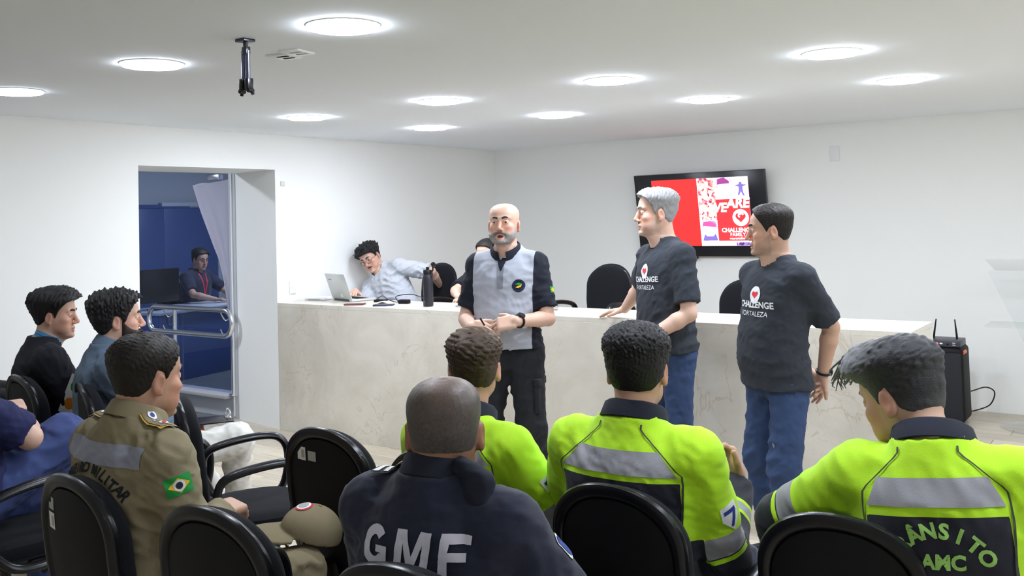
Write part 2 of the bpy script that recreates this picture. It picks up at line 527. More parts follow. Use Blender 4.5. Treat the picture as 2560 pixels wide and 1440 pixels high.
    if 'stub' in sp:
        lo_l = np.interp(th, [0, .5, .9, 1.3, 1.6], [-.046, -.05, -.035, -.01, .0])     # upper edge of the jaw stubble
        jaw = smooth01(lo_l - L[:, 2], 0, .012) * (1 - smooth01(th, 1.35, 1.6)) * smooth01(L[:, 2], -.125, -.105)
        st = -1 + 2 * jaw * sp['stub'] * (lipf < 0)
    if 'scalp' in sp:      # shaved hair, no depth
        hl = np.interp(th, sp['scalp'][0], sp['scalp'][1])
        st = np.maximum(st, -1 + 2 * smooth01(L[:, 2] - hl, 0, .02) * sp.get('scalp_k', .6) * (np.abs(L[:, 0]) < .079))
    add_attr(me, 'stub', st)
    sm = skin_mat(sp.get('skin', (.62, .40, .29)), sp.get('stubc', (.10, .09, .085)), sp.get('lipc'), sp.get('gloss', 0))
    o = link('person', me, sm, None, loc); o.rotation_euler = (0, 0, rz)
    tag(o, label, 'person', group); q.o = o
    # ---------- eyes and brows
    if sp.get('face', True):
        for k in (1, -1):
            mb = MB(); c = hc + HR @ (A((k * .032, .0785, .0095)) * hs)
            bmesh.ops.create_uvsphere(mb.bm, u_segments=32, v_segments=20, radius=.0123 * hs)
            g = HR @ A((k * .05 + sp.get('gaze', 0), 1, -.08)); g /= np.linalg.norm(g)
            for vv in mb.bm.verts: vv.co += Vector(c)
            mb.bm.faces.ensure_lookup_table()
            for f in mb.bm.faces: f.material_index = 1 if (f.calc_center_median() - Vector(c)).normalized().dot(Vector(g)) > .86 else 0
            mb.build('eye', [M_['eyewhite'], M_['iris']], o)
            if mo and k == 1:
                mc_ = hc + HR @ (A((0, .080, -.0665 - mo * .28)) * hs)
                mb = MB(); bmesh.ops.create_uvsphere(mb.bm, u_segments=14, v_segments=8, radius=1.0)
                for vv in mb.bm.verts: vv.co = Vector(mc_ + HR @ (A((vv.co.x * .019, vv.co.y * .008, vv.co.z * (.004 + mo * .36))) * hs))
                mb.build('mouth', M_['mouth'], o)
            lid = MB(); bmesh.ops.create_uvsphere(lid.bm, u_segments=40, v_segments=14, radius=.0133 * hs)
            bmesh.ops.rotate(lid.bm, verts=lid.bm.verts, matrix=Matrix.Rotation(R_(90), 3, 'Y'))
            dl_ = []
            for f in lid.bm.faces:
                cc = f.calc_center_median(); el = math.degrees(math.atan2(cc.z, cc.y))
                if sp.get('lidlo', -20) < el < sp.get('lidup', 15) and abs(cc.x) < .0122 * hs: dl_.append(f)
            bmesh.ops.delete(lid.bm, geom=dl_, context='FACES')
            RL = HR @ rotm('z', -k * R_(10))
            for vv in lid.bm.verts: vv.co = Vector(c + RL @ A(vv.co))
            lo_ = lid.build('eyelid', sm, o)
            for nm_ in ('lip', 'flush', 'stub'): add_attr(lo_.data, nm_, np.full(len(lo_.data.vertices), -1.0))
            br = [hc + HR @ (A((k * x, y, z)) * hs) for x, y, z in ((.012, .0975, .031), (.024, .0965, .0355), (.037, .0885, .0365), (.048, .076, .0315))]
            MB().tube(polyline(br, 3), [.0040, .0048, .0054, .0056, .0056, .0054, .005, .0044, .0036, .0024][:len(polyline(br, 3))], 6).build('eyebrow', sp.get('browm', M_['hair_dark']), o)
    # ---------- hair
    for key, nm in (('hair', 'hair'), ('beard', 'beard')):
        if key not in sp: continue
        hd = sp[key]
        hh_ = hd.get('h', .0036)
        ijk = np.round(A((-.13, -.16, -.15)) / hh_).astype(int)
        vh = Vol(ijk * hh_, (.13, .16, .19), hh_)
        vh.add(base, .004)
        if key == 'beard':
            for pr, kk, op in hp_:
                if op == '+' and (pr[1][2] + pr[2][2]) / 2 < -.03 and max(abs(pr[1][0]), abs(pr[2][0])) < .075: vh.add(pr, kk)
        _, Vb = None, None
        gq_ = openvdb.FloatGrid(0.08); gq_.copyFromArray(vh.D); Vb, _t, Qb = gq_.convertToPolygons(0.0)
        ls = openvdb.FloatGrid.createLevelSetFromPolygons((Vb * hh_ + vh.lo).astype(np.float32), quads=Qb[:, ::-1].copy() if FLIPQ else Qb, transform=openvdb.createLinearTransform(voxelSize=hh_), halfWidth=.06 / hh_)
        arr = np.zeros(vh.D.shape, np.float32); ls.copyToArray(arr, ijk=tuple(int(x) for x in ijk)); vh.D = arr
        idx = np.argwhere(np.abs(vh.D) < .055)
        Q = vh.lo + idx * vh.h
        tq = np.arctan2(np.abs(Q[:, 0]), Q[:, 1])
        if key == 'hair':
            g = Q[:, 2] - np.interp(tq, hd['line'][0], hd['line'][1])
            t = hd['side'] + (hd['top'] - hd['side']) * smooth01(Q[:, 2], hd.get('z0', .03), hd.get('z1', .10))
            t = t + hd.get('front', 0) * smooth01(Q[:, 1], .0, .08) * smooth01(Q[:, 2], .04, .09) + hd.get('back', 0) * smooth01(-Q[:, 1], .04, .1) * smooth01(Q[:, 2], -.03, .03)
            if 'bald' in hd:   # thin crown
                t = t * (1 - hd['bald'][0] * np.exp(-((Q[:, 0]) ** 2 + (Q[:, 1] - hd['bald'][1]) ** 2) / hd['bald'][2] ** 2))
        else:
            g = np.interp(tq, hd['line'][0], hd['line'][1]) - Q[:, 2]
            g = np.minimum(g, Q[:, 2] + hd.get('zlo', .118))
            g = np.minimum(g, (hd.get('thmax', 1.45) - tq) * .06)
            lp = np.sqrt((Q[:, 0] / .023) ** 2 + ((Q[:, 2] + .068 + mo * .3) / (.0095 + mo * .42)) ** 2)
            g = np.where(Q[:, 1] > .06, np.minimum(g, (lp - 1) * .012), g)
            t = np.full(len(Q), hd['t'])
            t = t + .008 * np.exp(-((Q[:, 0] / .03) ** 2 + ((Q[:, 2] + .052) / .012) ** 2)) * (Q[:, 1] > .06)
        sm_ = smooth01(g, -.002, hd.get('fade', .014))
        tt = t * sm_ - .024 * (1 - smooth01(g, -.010, .004))
        if hd.get('na'):
            f1 = folds(hd.get('seed', 3), hd.get('wl', .02), 1.0, hd.get('nd', (0, 0, 0)), 6, hd.get('ridge', True))
            tt = tt + hd['na'] * f1(Q) * sm_ * (.4 + .6 * smooth01(Q[:, 2], 0, .08))
        vh.D[tuple(idx.T)] -= tt.astype(np.float32)
        meh, Vh = vh.mesh(nm)
        meh.vertices.foreach_set('co', (hc + (Vh * hs) @ HR.T).astype(np.float32).ravel())
        if 'grey' in hd:
            gq = np.arctan2(np.abs(Vh[:, 0]), Vh[:, 1])
            add_attr(meh, 'grey', hd['grey'](Vh, gq))
        ho = link(nm, meh, hd['mat'], o, label=hd.get('label'))
    q.base = base
    return q

def garment(q, name, material, kind='tee', **k):
    """shirt, polo or jacket around torso and upper arms; returns object and a field helper"""
    sp, s, P, T, w = q.sp, q.s, q.P, q.T, q.w
    g = sp.get('g', 1); ex = k.get('ex', .012); hem = k.get('hem', -.08)
    tor = xf(loft(torso_stations(g, sp.get('belly', 0), ex, hem, loose=k.get('loose', 0)), 2.35), T, P, s)
    pts = [P, w((0, 0, .6))] + [q.arms[i][j] for i in (1, -1) for j in ('S', 'E', 'W')]
    lo = np.min(pts, 0) - .2; hi = np.max(pts, 0) + .2
    v = Vol(lo, hi, k.get('h', .007))
    v.add(tor, .02)
    slv = {}
    for i in (1, -1):
        a = q.arms[i]; m = sp.get('arm', 1.0)
        v.add(rcone(w((i * .05, -.014, .475)), a['S'] + T @ A((0, 0, .008)), (.040 + ex * .6) * s, (.056 + ex * .4) * s), .035)
        ca = k.get('cut', .74)
        if kind in ('tee', 'polo'):
            ab = a['E'] - a['S']
            v.add(rcone(a['S'], a['S'] + ab * 1.0, (.058 + ex * .6) * s * m, (.053 + ex * .8) * s * m, cut=ca), .03)
            slv[i] = rcone(a['S'], a['E'], .06, .055)
        else:
            v.add(rcone(a['S'], a['E'], (.060 + ex) * s * m, (.050 + ex) * s * m), .035)
            v.add(rcone(a['E'], a['W'], (.048 + ex) * s * m, (.034 + ex * .7) * s * m, cut=k.get('cutw', .97)), .02)
            slv[i] = (rcone(a['S'], a['E'], .06, .055), rcone(a['E'], a['W'], .055, .04))
    for pr, kk, op in k.get('extra', []):
        (v.add if op == '+' else v.sub)(pr, kk)
    # neck opening
    nz = k.get('neckz', .485)
    nr = k.get('neckr', .064) * s
    v.sub(rcone(w((0, .010, nz)), w((0, .032, nz + .2)), nr, nr * k.get('neckw', 1.0)), .006)
    fa = k.get('fold', .004)
    f1 = folds(k.get('seed', 1), .10, fa, (.2, .2, .8), 4); f2 = folds(k.get('seed', 1) + 9, .045, fa * .35, (.6, .1, .6), 4)
    elb = [q.arms[i]['E'] for i in (1, -1)] + [q.arms[i]['S'] - T @ A((i * .03, 0, .08)) for i in (1, -1)]
    def disp(X):
        near = sum(np.exp(-((X - e) ** 2).sum(1) / .012) for e in elb)
        low = smooth01(-((X - P) @ T[:, 2]), -.22, -.02)
        return f1(X) * (.45 + .9 * low + 1.1 * np.clip(near, 0, 1.2)) + f2(X)
    v.offset(disp)
    me, V = v.mesh(name)
    o = link(name, me, material, q.o, label=k.get('label'))
    q.gar = o; q.garV = V; q.tor = tor; q.slv = slv
    q.bvh = BVHTree.FromPolygons([tuple(x) for x in V], [tuple(p.vertices) for p in me.polygons])
    return o

def collar(q, material, r=.066, hgt=.035, fold=.03, gap=0.0, open_=0.0, z=.485, tilt=18, thick=.004, ry=.94, name='collar', out=.02):
    """a folded collar ring round the neck, open by `gap` degrees in front"""
    n = 48; prof = [(0, 0), (.001, hgt), (.005, hgt + .004), (out * .6, hgt - .004), (out, hgt - fold), (out - .004, hgt - fold - .002), (out * .45, hgt - .012), (.006, 0)]
    V = []; F = []; s = q.s
    Rt = rotm('x', R_(-tilt)); m = len(prof)
    ang = np.linspace(R_(90 + gap), R_(450 - gap), n) if gap else np.linspace(0, 2 * math.pi, n, endpoint=False)
    for a in ang:
        fr = max(0, math.sin(a)) ** 2
        for dr, dz in prof:
            p = A(((r + dr) * math.cos(a), (r * ry + dr) * math.sin(a) + .002 + open_ * fr, dz - .012 * fr * (gap > 0)))
            V.append(q.P + q.T @ ((Rt @ p + A((0, .004, z))) * s))
    N = len(ang)
    for i in range(N - 1 if gap else N):
        for j in range(m): F.append((i * m + j, i * m + (j + 1) % m, ((i + 1) % N) * m + (j + 1) % m, ((i + 1) % N) * m + j))
    bm = bmesh.new(); vs = [bm.verts.new(p) for p in V]
    for f in F: bm.faces.new([vs[i] for i in f])
    if gap:
        bm.faces.new(vs[:m]); bm.faces.new(vs[-m:][::-1])
    b = MB(); b.bm.free(); b.bm = bm
    return b.build(name, material, q.o)

def trousers(q, material, knees, ankles, hem=1.0, h=.009, rad=(.092, .066, .060, .050), hips=True, fold=.004, label=None, seed=5, name='trousers', waist=.06, g=1.0):
    P, T, s = q.P, q.T, q.s
    pts = [P] + list(knees) + list(ankles)
    v = Vol(np.min(pts, 0) - .2, np.max(pts, 0) + .24, h)
    st = [(-.12, 0, .150 * g, .105 * g), (-.06, 0, .172 * g, .122 * g), (min(.0, waist - .01), .0, .172 * g, .121 * g), (waist + .005, .004, .166 * g, .116 * g), (waist + .025, .004, .163 * g, .113 * g)]
    v.add(xf(loft(st, 2.3), T, P, s), .03)
    for i, (kn, an) in zip((1, -1), zip(knees, ankles)):
        hj = P + T @ (A((i * .088, 0, -.045)) * s)
        kn, an = A(kn, float), A(an, float)
        v.add(rcone(hj, kn, rad[0] * s, rad[1] * s), .045)
        cf = kn + (an - kn) * .3
        v.add(rcone(kn, cf, rad[1] * s, rad[2] * s), .03)
        v.add(rcone(cf, an, rad[2] * s, rad[3] * s, cut=hem), .02)
    f1 = folds(seed, .12, fold, (.2, .2, .6), 4); f2 = folds(seed + 3, .05, fold * .5, (.3, .5, .6), 4)
    kk = [A(x, float) for x in knees] + [P]
    v.offset(lambda X: f1(X) * (.6 + sum(np.exp(-((X - e) ** 2).sum(1) / .02) for e in kk)) + f2(X))
    me, V = v.mesh(name)
    o = link(name, me, material, q.o, label=label)
    q.tr = o
    q.tbvh = BVHTree.FromPolygons([tuple(x) for x in V], [tuple(p.vertices) for p in me.polygons])
    return o

def shoe(q, at, yaw, material, name='shoe', sole=None, L=.28):
    """foot on the ground at `at` (heel-ankle axis), toe towards yaw (local degrees, 0 = +y)"""
    R = rotm('z', R_(yaw)); at = A(at, float)
    v = Vol(at - .26, at + .26, .007)
    f = lambda p: at + R @ A(p, float)
    v.add(rcone(f((0, -.03, .045)), f((0, .10, .035)), .042, .040), .02)
    v.add(ellip(f((0, .15, .032)), (.046, .060, .034), R), .03)
    v.add(rcone(f((0, -.02, .06)), f((0, -.015, .11)), .042, .044, cut=.8), .02)
    lo, hi = at - A((.3, .3, .3)), at + A((.3, .3, .0))
    v.sub((lambda x, y, z: z - at[2] + 0 * x + 0 * y, lo, hi), .004)
    me, _ = v.mesh(name)
    o = link(name, me, material, q.o)
    b = MB(); b.prism([(.044 * math.cos(a) * (1.0 if math.sin(a) > 0 else .85), .07 + .135 * math.sin(a)) for a in np.linspace(0, 2 * math.pi, 20, endpoint=False)], f((0, 0, -.0)), R @ A((1, 0, 0)), R @ A((0, 1, 0)), (0, 0, 1), .022)
    link('sole', b.mesh('sole'), sole or M_['white_rubber'], o)
    return o

# ------------------------------------------------------------------ flat print laid onto surfaces
_dg = None
def text_mesh(body, size=1.0, bold=0.0, shear=0.0, space=1.0):
    c = bpy.data.curves.new('t', 'FONT'); c.body = body; c.size = size; c.offset = bold; c.shear = shear; c.space_character = space
    c.align_x = 'CENTER'; c.align_y = 'CENTER'; c.resolution_u = 3; c.fill_mode = 'FRONT'
    o = bpy.data.objects.new('t', c); COL.objects.link(o)
    dg = bpy.context.evaluated_depsgraph_get(); me = o.evaluated_get(dg).to_mesh()
    V = A([v.co[:2] for v in me.vertices]) if len(me.vertices) else np.zeros((0, 2)); F = [tuple(p.vertices) for p in me.polygons]
    o.evaluated_get(dg).to_mesh_clear(); bpy.data.objects.remove(o); bpy.data.curves.remove(c)
    return V, F

def text_arc(body, size, radius, span, bold=0.0, center=90):
    Vs, Fs = [], []; n = len(body); off = 0
    for i, ch in enumerate(body):
        if ch == ' ': continue
        V, F = text_mesh(ch, size, bold)
        a = R_(center + span / 2 - span * i / (n - 1)); t = a - math.pi / 2
        c, s_ = math.cos(t), math.sin(t)
        V = V @ A([[c, s_], [-s_, c]]) + A([radius * math.cos(a), radius * math.sin(a)])
        Vs.append(V); Fs += [tuple(j + off for j in f) for f in F]; off += len(V)
    return np.concatenate(Vs), Fs

def shape(poly):
    return A(poly, float), [tuple(range(len(poly)))]
def disc(r, n=28, c=(0, 0), ry=None):
    return shape([(c[0] + r * math.cos(a), c[1] + (ry or r) * math.sin(a)) for a in np.linspace(0, 2 * math.pi, n, endpoint=False)])
def rect(w, h, c=(0, 0)):
    return shape([(c[0] - w / 2, c[1] - h / 2), (c[0] + w / 2, c[1] - h / 2), (c[0] + w / 2, c[1] + h / 2), (c[0] - w / 2, c[1] + h / 2)])
def ring(r0, r1, n=32, a0=0, a1=360):
    aa = np.radians(np.linspace(a0, a1, n + 1)); V = [(r * math.cos(a), r * math.sin(a)) for a in aa for r in (r0, r1)]
    return A(V), [(2 * i, 2 * i + 1, 2 * i + 3, 2 * i + 2) for i in range(n)]

def decal(name, VF, bvh, o, u, v, n, parent, material, off=.0016, step=.012, far=.35, label=None, bend=None):
    """lay a flat drawing (u,v metres) on a surface: cast each point along -n from above the drawing plane"""
    V2, F = VF
    o, u, v, n = [Vector(x) for x in (o, u, v, n)]
    u.normalize(); v.normalize(); n.normalize()
    bm = bmesh.new(); vs = [bm.verts.new((x, y, 0)) for x, y in V2]
    for f in F:
        try: bm.faces.new([vs[i] for i in f])
        except ValueError: pass
    bmesh.ops.triangulate(bm, faces=bm.faces, ngon_method='EAR_CLIP')
    for _ in range(6):
        es = [e for e in bm.edges if e.calc_length() > step]
        if not es: break
        bmesh.ops.subdivide_edges(bm, edges=es, cuts=1)
        bmesh.ops.triangulate(bm, faces=[f for f in bm.faces if len(f.verts) > 3])
    dead = []
    for vv in bm.verts:
        x, y = vv.co.x, vv.co.y
        p = o + u * x + v * y
        if bend: p = Vector(bend(p, x, y))
        hit, nn, _, _ = bvh.ray_cast(p + n * .12, -n, far)
        if hit is None: dead.append(vv); continue
        if nn.dot(n) < 0: nn = -nn
        vv.co = hit + n * off * .5 + nn * off
    bmesh.ops.delete(bm, geom=dead, context='VERTS')
    if not bm.faces: bm.free(); return None
    bmesh.ops.recalc_face_normals(bm, faces=bm.faces)
    s0 = sum((f.normal.dot(n) * f.calc_area() for f in bm.faces))
    if s0 < 0: bmesh.ops.reverse_faces(bm, faces=bm.faces)
    for f in bm.faces: f.smooth = True
    me = bpy.data.meshes.new(name); bm.to_mesh(me); bm.free()
    return link(name, me, material, parent, label=label)

def flat(name, VF, o, u, v, material, parent=None, thick=0.0, label=None):
    """the same flat drawing on a plane, optionally with thickness along u x v"""
    V2, F = VF; o, u, v = [Vector(x) for x in (o, u, v)]; n = u.cross(v).normalized()
    bm = bmesh.new(); vs = [bm.verts.new(o + u * x + v * y) for x, y in V2]
    for f in F:
        try: bm.faces.new([vs[i] for i in f])
        except ValueError: pass
    if thick:
        r = bmesh.ops.extrude_face_region(bm, geom=bm.faces[:])
        bmesh.ops.translate(bm, vec=n * thick, verts=[x for x in r['geom'] if isinstance(x, bmesh.types.BMVert)])
    bmesh.ops.recalc_face_normals(bm, faces=bm.faces)
    if not thick:
        if sum(f.normal.dot(n) for f in bm.faces) < 0: bmesh.ops.reverse_faces(bm, faces=bm.faces)
    me = bpy.data.meshes.new(name); bm.to_mesh(me); bm.free()
    return link(name, me, material, parent, label=label)
# ------------------------------------------------------------------ shared materials
M_ = {}
def wall_mat(name, col):
    return mat(name, col, rough=.55, bump=.05, bscale=120, spec=.35)
M_['wall'] = wall_mat('wall_paint', (.90, .905, .885))
M_['wallgrey'] = wall_mat('grey_paint', (.50, .515, .55))
M_['ceil'] = mat('ceiling_paint', (.88, .92, .965), rough=.9, bump=.04, bscale=90, spec=.2)
M_['black_plastic'] = mat('black_plastic', (.006, .006, .008), rough=.28, spec=.45)
M_['black_matte'] = mat('black_matte', (.006, .006, .007), rough=.6, bump=.25, bscale=400, spec=.25)
M_['black_fabric'] = mat('black_fabric', (.007, .0075, .010), rough=.95, bump=.5, bscale=700, sheen=.05, spec=.2)
M_['chrome'] = mat('chrome', (.88, .89, .91), rough=.22, metal=1)
M_['steel'] = mat('steel', (.55, .56, .58), rough=.3, metal=1)
M_['dark_steel'] = mat('dark_steel', (.10, .10, .12), rough=.3, metal=1)
M_['white_plastic'] = mat('white_plastic', (.82, .83, .84), rough=.4)
M_['white_rubber'] = mat('white_rubber', (.78, .78, .76), rough=.6)
M_['white_paper'] = mat('white_paper', (.80, .81, .80), rough=.8)
M_['grey_paper'] = mat('grey_paper', (.42, .42, .41), rough=.8)
M_['eyewhite'] = mat('eyewhite', (.70, .68, .66), rough=.25)
M_['mouth'] = mat('mouth_inside', (.06, .012, .012), rough=.5)
M_['iris'] = mat('iris', (.035, .02, .012), rough=.15)
M_['hair_dark'] = mat('brow_hair', (.025, .02, .018), rough=.6)
M_['hair_greyb'] = mat('brow_grey', (.16, .15, .145), rough=.6)

def lamp_mat():
    M = bpy.data.materials.new('lamp_diffuser'); M.use_nodes = True
    b = M.node_tree.nodes['Principled BSDF']; b.inputs['Base Color'].default_value = (.9, .9, .9, 1)
    b.inputs['Emission Color'].default_value = (*LAMP_COLOR, 1); b.inputs['Emission Strength'].default_value = LAMP_POWER
    return M
M_['lamp'] = lamp_mat()

def marble():
    M = mat('cream_marble', (.70, .655, .57), rough=.13, spec=.5)
    N, L = M.node_tree.nodes, M.node_tree.links; b = N['Principled BSDF']
    tc = N.new('ShaderNodeTexCoord')
    n1 = N.new('ShaderNodeTexNoise'); n1.inputs['Scale'].default_value = 1.7; n1.inputs['Detail'].default_value = 9; n1.inputs['Roughness'].default_value = .62; n1.inputs['Distortion'].default_value = .5
    L.new(tc.outputs['Object'], n1.inputs['Vector'])
    r1 = N.new('ShaderNodeValToRGB'); r1.color_ramp.elements[0].position = .32; r1.color_ramp.elements[0].color = (.57, .53, .455, 1)
    r1.color_ramp.elements[1].position = .62; r1.color_ramp.elements[1].color = (.73, .69, .61, 1)
    e = r1.color_ramp.elements.new(.8); e.color = (.80, .77, .70, 1)
    L.new(n1.outputs['Fac'], r1.inputs['Fac'])
    last = r1.outputs['Color']
    for sc, wd, col, k, dist in ((2.3, .010, (.42, .29, .17), .55, 1.2), (5.5, .008, (.47, .36, .25), .42, 1.8)):
        n = N.new('ShaderNodeTexNoise'); n.inputs['Scale'].default_value = sc; n.inputs['Detail'].default_value = 6; n.inputs['Roughness'].default_value = .55; n.inputs['Distortion'].default_value = dist
        mp = N.new('ShaderNodeMapping'); mp.inputs['Location'].default_value = (sc, 3.1, 1.7); mp.inputs['Rotation'].default_value = (.3, .7, .4)
        L.new(tc.outputs['Object'], mp.inputs['Vector']); L.new(mp.outputs['Vector'], n.inputs['Vector'])
        s = N.new('ShaderNodeMath'); s.operation = 'SUBTRACT'; s.inputs[1].default_value = .5; L.new(n.outputs['Fac'], s.inputs[0])
        ab = N.new('ShaderNodeMath'); ab.operation = 'ABSOLUTE'; L.new(s.outputs[0], ab.inputs[0])
        mr = N.new('ShaderNodeMapRange'); mr.inputs['From Min'].default_value = 0; mr.inputs['From Max'].default_value = wd; mr.inputs['To Min'].default_value = k; mr.inputs['To Max'].default_value = 0
        L.new(ab.outputs[0], mr.inputs['Value'])
        # veins come and go
        g = N.new('ShaderNodeTexNoise'); g.inputs['Scale'].default_value = 1.3; g.inputs['Detail'].default_value = 2; L.new(mp.outputs['Vector'], g.inputs['Vector'])
        gr = N.new('ShaderNodeMapRange'); gr.inputs['From Min'].default_value = .48; gr.inputs['From Max'].default_value = .62; L.new(g.outputs['Fac'], gr.inputs['Value'])
        mu = N.new('ShaderNodeMath'); mu.operation = 'MULTIPLY'; L.new(mr.outputs['Result'], mu.inputs[0]); L.new(gr.outputs['Result'], mu.inputs[1])
        mx = N.new('ShaderNodeMix'); mx.data_type = 'RGBA'; mx.inputs['B'].default_value = (*col, 1)
        L.new(last, mx.inputs['A']); L.new(mu.outputs[0], mx.inputs['Factor']); last = mx.outputs['Result']
    L.new(last, b.inputs['Base Color'])
    return M
M_['marble'] = marble(); M_['marble_top'] = marble(); M_['marble_top'].node_tree.nodes['Principled BSDF'].inputs['Roughness'].default_value = .34

def wood_floor():
    M = mat('pale_wood', (.60, .50, .37), rough=.34, spec=.45)
    N, L = M.node_tree.nodes, M.node_tree.links; b = N['Principled BSDF']
    tc = N.new('ShaderNodeTexCoord'); oi = N.new('ShaderNodeObjectInfo')
    ad = N.new('ShaderNodeVectorMath'); ad.operation = 'MULTIPLY_ADD'; ad.inputs[1].default_value = (1.2, 22, 1)
    sc = N.new('ShaderNodeVectorMath'); sc.operation = 'SCALE'; sc.inputs['Scale'].default_value = 40
    cb = N.new('ShaderNodeCombineXYZ'); L.new(oi.outputs['Random'], cb.inputs[0]); L.new(oi.outputs['Random'], cb.inputs[1])
    L.new(cb.outputs[0], sc.inputs[0]); L.new(tc.outputs['Object'], ad.inputs[0]); L.new(sc.outputs[0], ad.inputs[2])
    n = N.new('ShaderNodeTexNoise'); n.inputs['Scale'].default_value = 2.2; n.inputs['Detail'].default_value = 6; n.inputs['Roughness'].default_value = .6; n.inputs['Distortion'].default_value = .6
    L.new(ad.outputs[0], n.inputs['Vector'])
    r = N.new('ShaderNodeValToRGB'); r.color_ramp.elements[0].position = .30; r.color_ramp.elements[0].color = (.46, .395, .30, 1)
    r.color_ramp.elements[1].position = .68; r.color_ramp.elements[1].color = (.66, .585, .465, 1)
    L.new(n.outputs['Fac'], r.inputs['Fac'])
    hs = N.new('ShaderNodeHueSaturation'); mr = N.new('ShaderNodeMapRange'); mr.inputs['To Min'].default_value = .86; mr.inputs['To Max'].default_value = 1.10
    L.new(oi.outputs['Random'], mr.inputs['Value']); L.new(mr.outputs['Result'], hs.inputs['Value']); L.new(r.outputs['Color'], hs.inputs['Color'])
    L.new(hs.outputs['Color'], b.inputs['Base Color'])
    return M
M_['wood'] = wood_floor()

def glass_mat(name, tint, refl=1.0, rough=.0, haze=0.0):
    M = bpy.data.materials.new(name); M.use_nodes = True
    N, L = M.node_tree.nodes, M.node_tree.links; N.clear()
    out = N.new('ShaderNodeOutputMaterial'); t = N.new('ShaderNodeBsdfTransparent'); t.inputs[0].default_value = (*tint, 1)
    g = N.new('ShaderNodeBsdfGlossy'); g.inputs['Roughness'].default_value = rough
    fr = N.new('ShaderNodeFresnel'); fr.inputs[0].default_value = 1.45
    mu = N.new('ShaderNodeMath'); mu.operation = 'MULTIPLY'; mu.inputs[1].default_value = refl; L.new(fr.outputs[0], mu.inputs[0])
    ge = N.new('ShaderNodeNewGeometry'); iv = N.new('ShaderNodeMath'); iv.operation = 'SUBTRACT'; iv.inputs[0].default_value = 1.0; L.new(ge.outputs['Backfacing'], iv.inputs[1])
    m3 = N.new('ShaderNodeMath'); m3.operation = 'MULTIPLY'; L.new(mu.outputs[0], m3.inputs[0]); L.new(iv.outputs[0], m3.inputs[1]); mu = m3
    mx = N.new('ShaderNodeMixShader'); L.new(mu.outputs[0], mx.inputs[0]); L.new(t.outputs[0], mx.inputs[1]); L.new(g.outputs[0], mx.inputs[2])
    last = mx.outputs[0]
    if haze:
        d = N.new('ShaderNodeBsdfDiffuse'); d.inputs[0].default_value = (.8, .82, .85, 1)
        m2 = N.new('ShaderNodeMixShader'); m2.inputs[0].default_value = haze; L.new(last, m2.inputs[1]); L.new(d.outputs[0], m2.inputs[2]); last = m2.outputs[0]
    L.new(last, out.inputs[0]); return M
M_['glass'] = glass_mat('window_glass', (.80, .86, .97), 1.0)
M_['acrylic'] = glass_mat('clear_acrylic', (.965, .975, .975), .8, .02, .05)

# ------------------------------------------------------------------ room
ZC = 2.3748
CX, CY = -6.2331, 8.3027
DL = A([.05737, -.99835])
def wl(t, off=0.0):   # point on the left wall, t metres from the far corner, off metres into the room
    return A([CX, CY]) + DL * t + A([.99835, .05737]) * off
def prism_xy(name, poly, z0, z1, material, parent=None):
    b = MB(); b.prism([tuple(p) for p in poly], (0, 0, z0), (1, 0, 0), (0, 1, 0), (0, 0, 1), z1 - z0)
    return b.build(name, material, parent, smooth=False)

# floor: base slab and planks
fl = struct(MB().box((-2.35, 2.6, -.06), (10.4, 13.2, .1)).build('floor', mat('floor_screed', (.20, .16, .11), rough=.7), smooth=False))
PW, PL = .19, 1.27
pm = None; rg = random.Random(4)
ny = int((8.30 - .55) / PW)
for j in range(ny + 1):
    y = 8.30 - PW * (j + .5)
    off = (j * .47 % 1) * PL
    x = -6.75 + off - PL
    while x < .75:
        a, bb = max(x, -6.75), min(x + PL, .9)
        if bb - a > .01:
            if abs((bb - a) - PL) < 1e-6:
                if pm is None:
                    pm = MB().box((0, 0, -.005), (PL - .0025, PW - .0025, .010), .0012, seg=1).mesh('plank'); pm.materials.append(M_['wood'])
                me = pm
            else:
                me = MB().box((0, 0, -.005), (bb - a - .0025, PW - .0025, .010), .0012, seg=1).mesh('plank'); me.materials.append(M_['wood'])
            o = link('plank', me, None, fl); o.location = ((a + bb) / 2, y, .0)
        x += PL
b = MB(); b.box((-2.3, -1.75, -.005), (10, 4.55, .01)); b.box((2.3, 4.4, -.005), (2.8, 7.7, .01))
b.build('floor_covering', M_['wood'], fl, smooth=False)['kind'] = 'stuff'

cl = struct(prism_xy('ceiling', [(-6.7, 8.6), (3.4, 8.6), (3.4, -4.0), (-6.7, -4.0)], ZC, ZC + .12, M_['ceil']))
struct(MB().box((-1.3, CY + .1, 1.2), (10.6, .2, 2.5)).build('wall_right', M_['wall'], smooth=False))
struct(MB().box((3.3, 2.2, 1.2), (.2, 12.5, 2.5)).build('wall_side', M_['wall'], smooth=False))
struct(MB().box((-1.3, -4.0, 1.2), (10.6, .2, 2.5)).build('wall_back', M_['wall'], smooth=False))
E0 = wl(3.216); L0 = wl(4.49); Lend = wl(12.4)
ZD = 2.092
JB = A([-6.68, 5.19])
wa = MB()
for poly, z0, z1 in (([wl(-.2), E0, JB, A([-6.86, 8.6])], 0, ZC), ([E0, L0, L0 + A([-.63, -.036]), JB], ZD, ZC), ([L0, Lend, Lend + A([-.63, -.036]), L0 + A([-.63, -.036])], 0, ZC)):
    wa.prism([tuple(p) for p in poly], (0, 0, z0), (1, 0, 0), (0, 1, 0), (0, 0, 1), z1 - z0)
struct(wa.build('wall_left', M_['wall'], smooth=False))

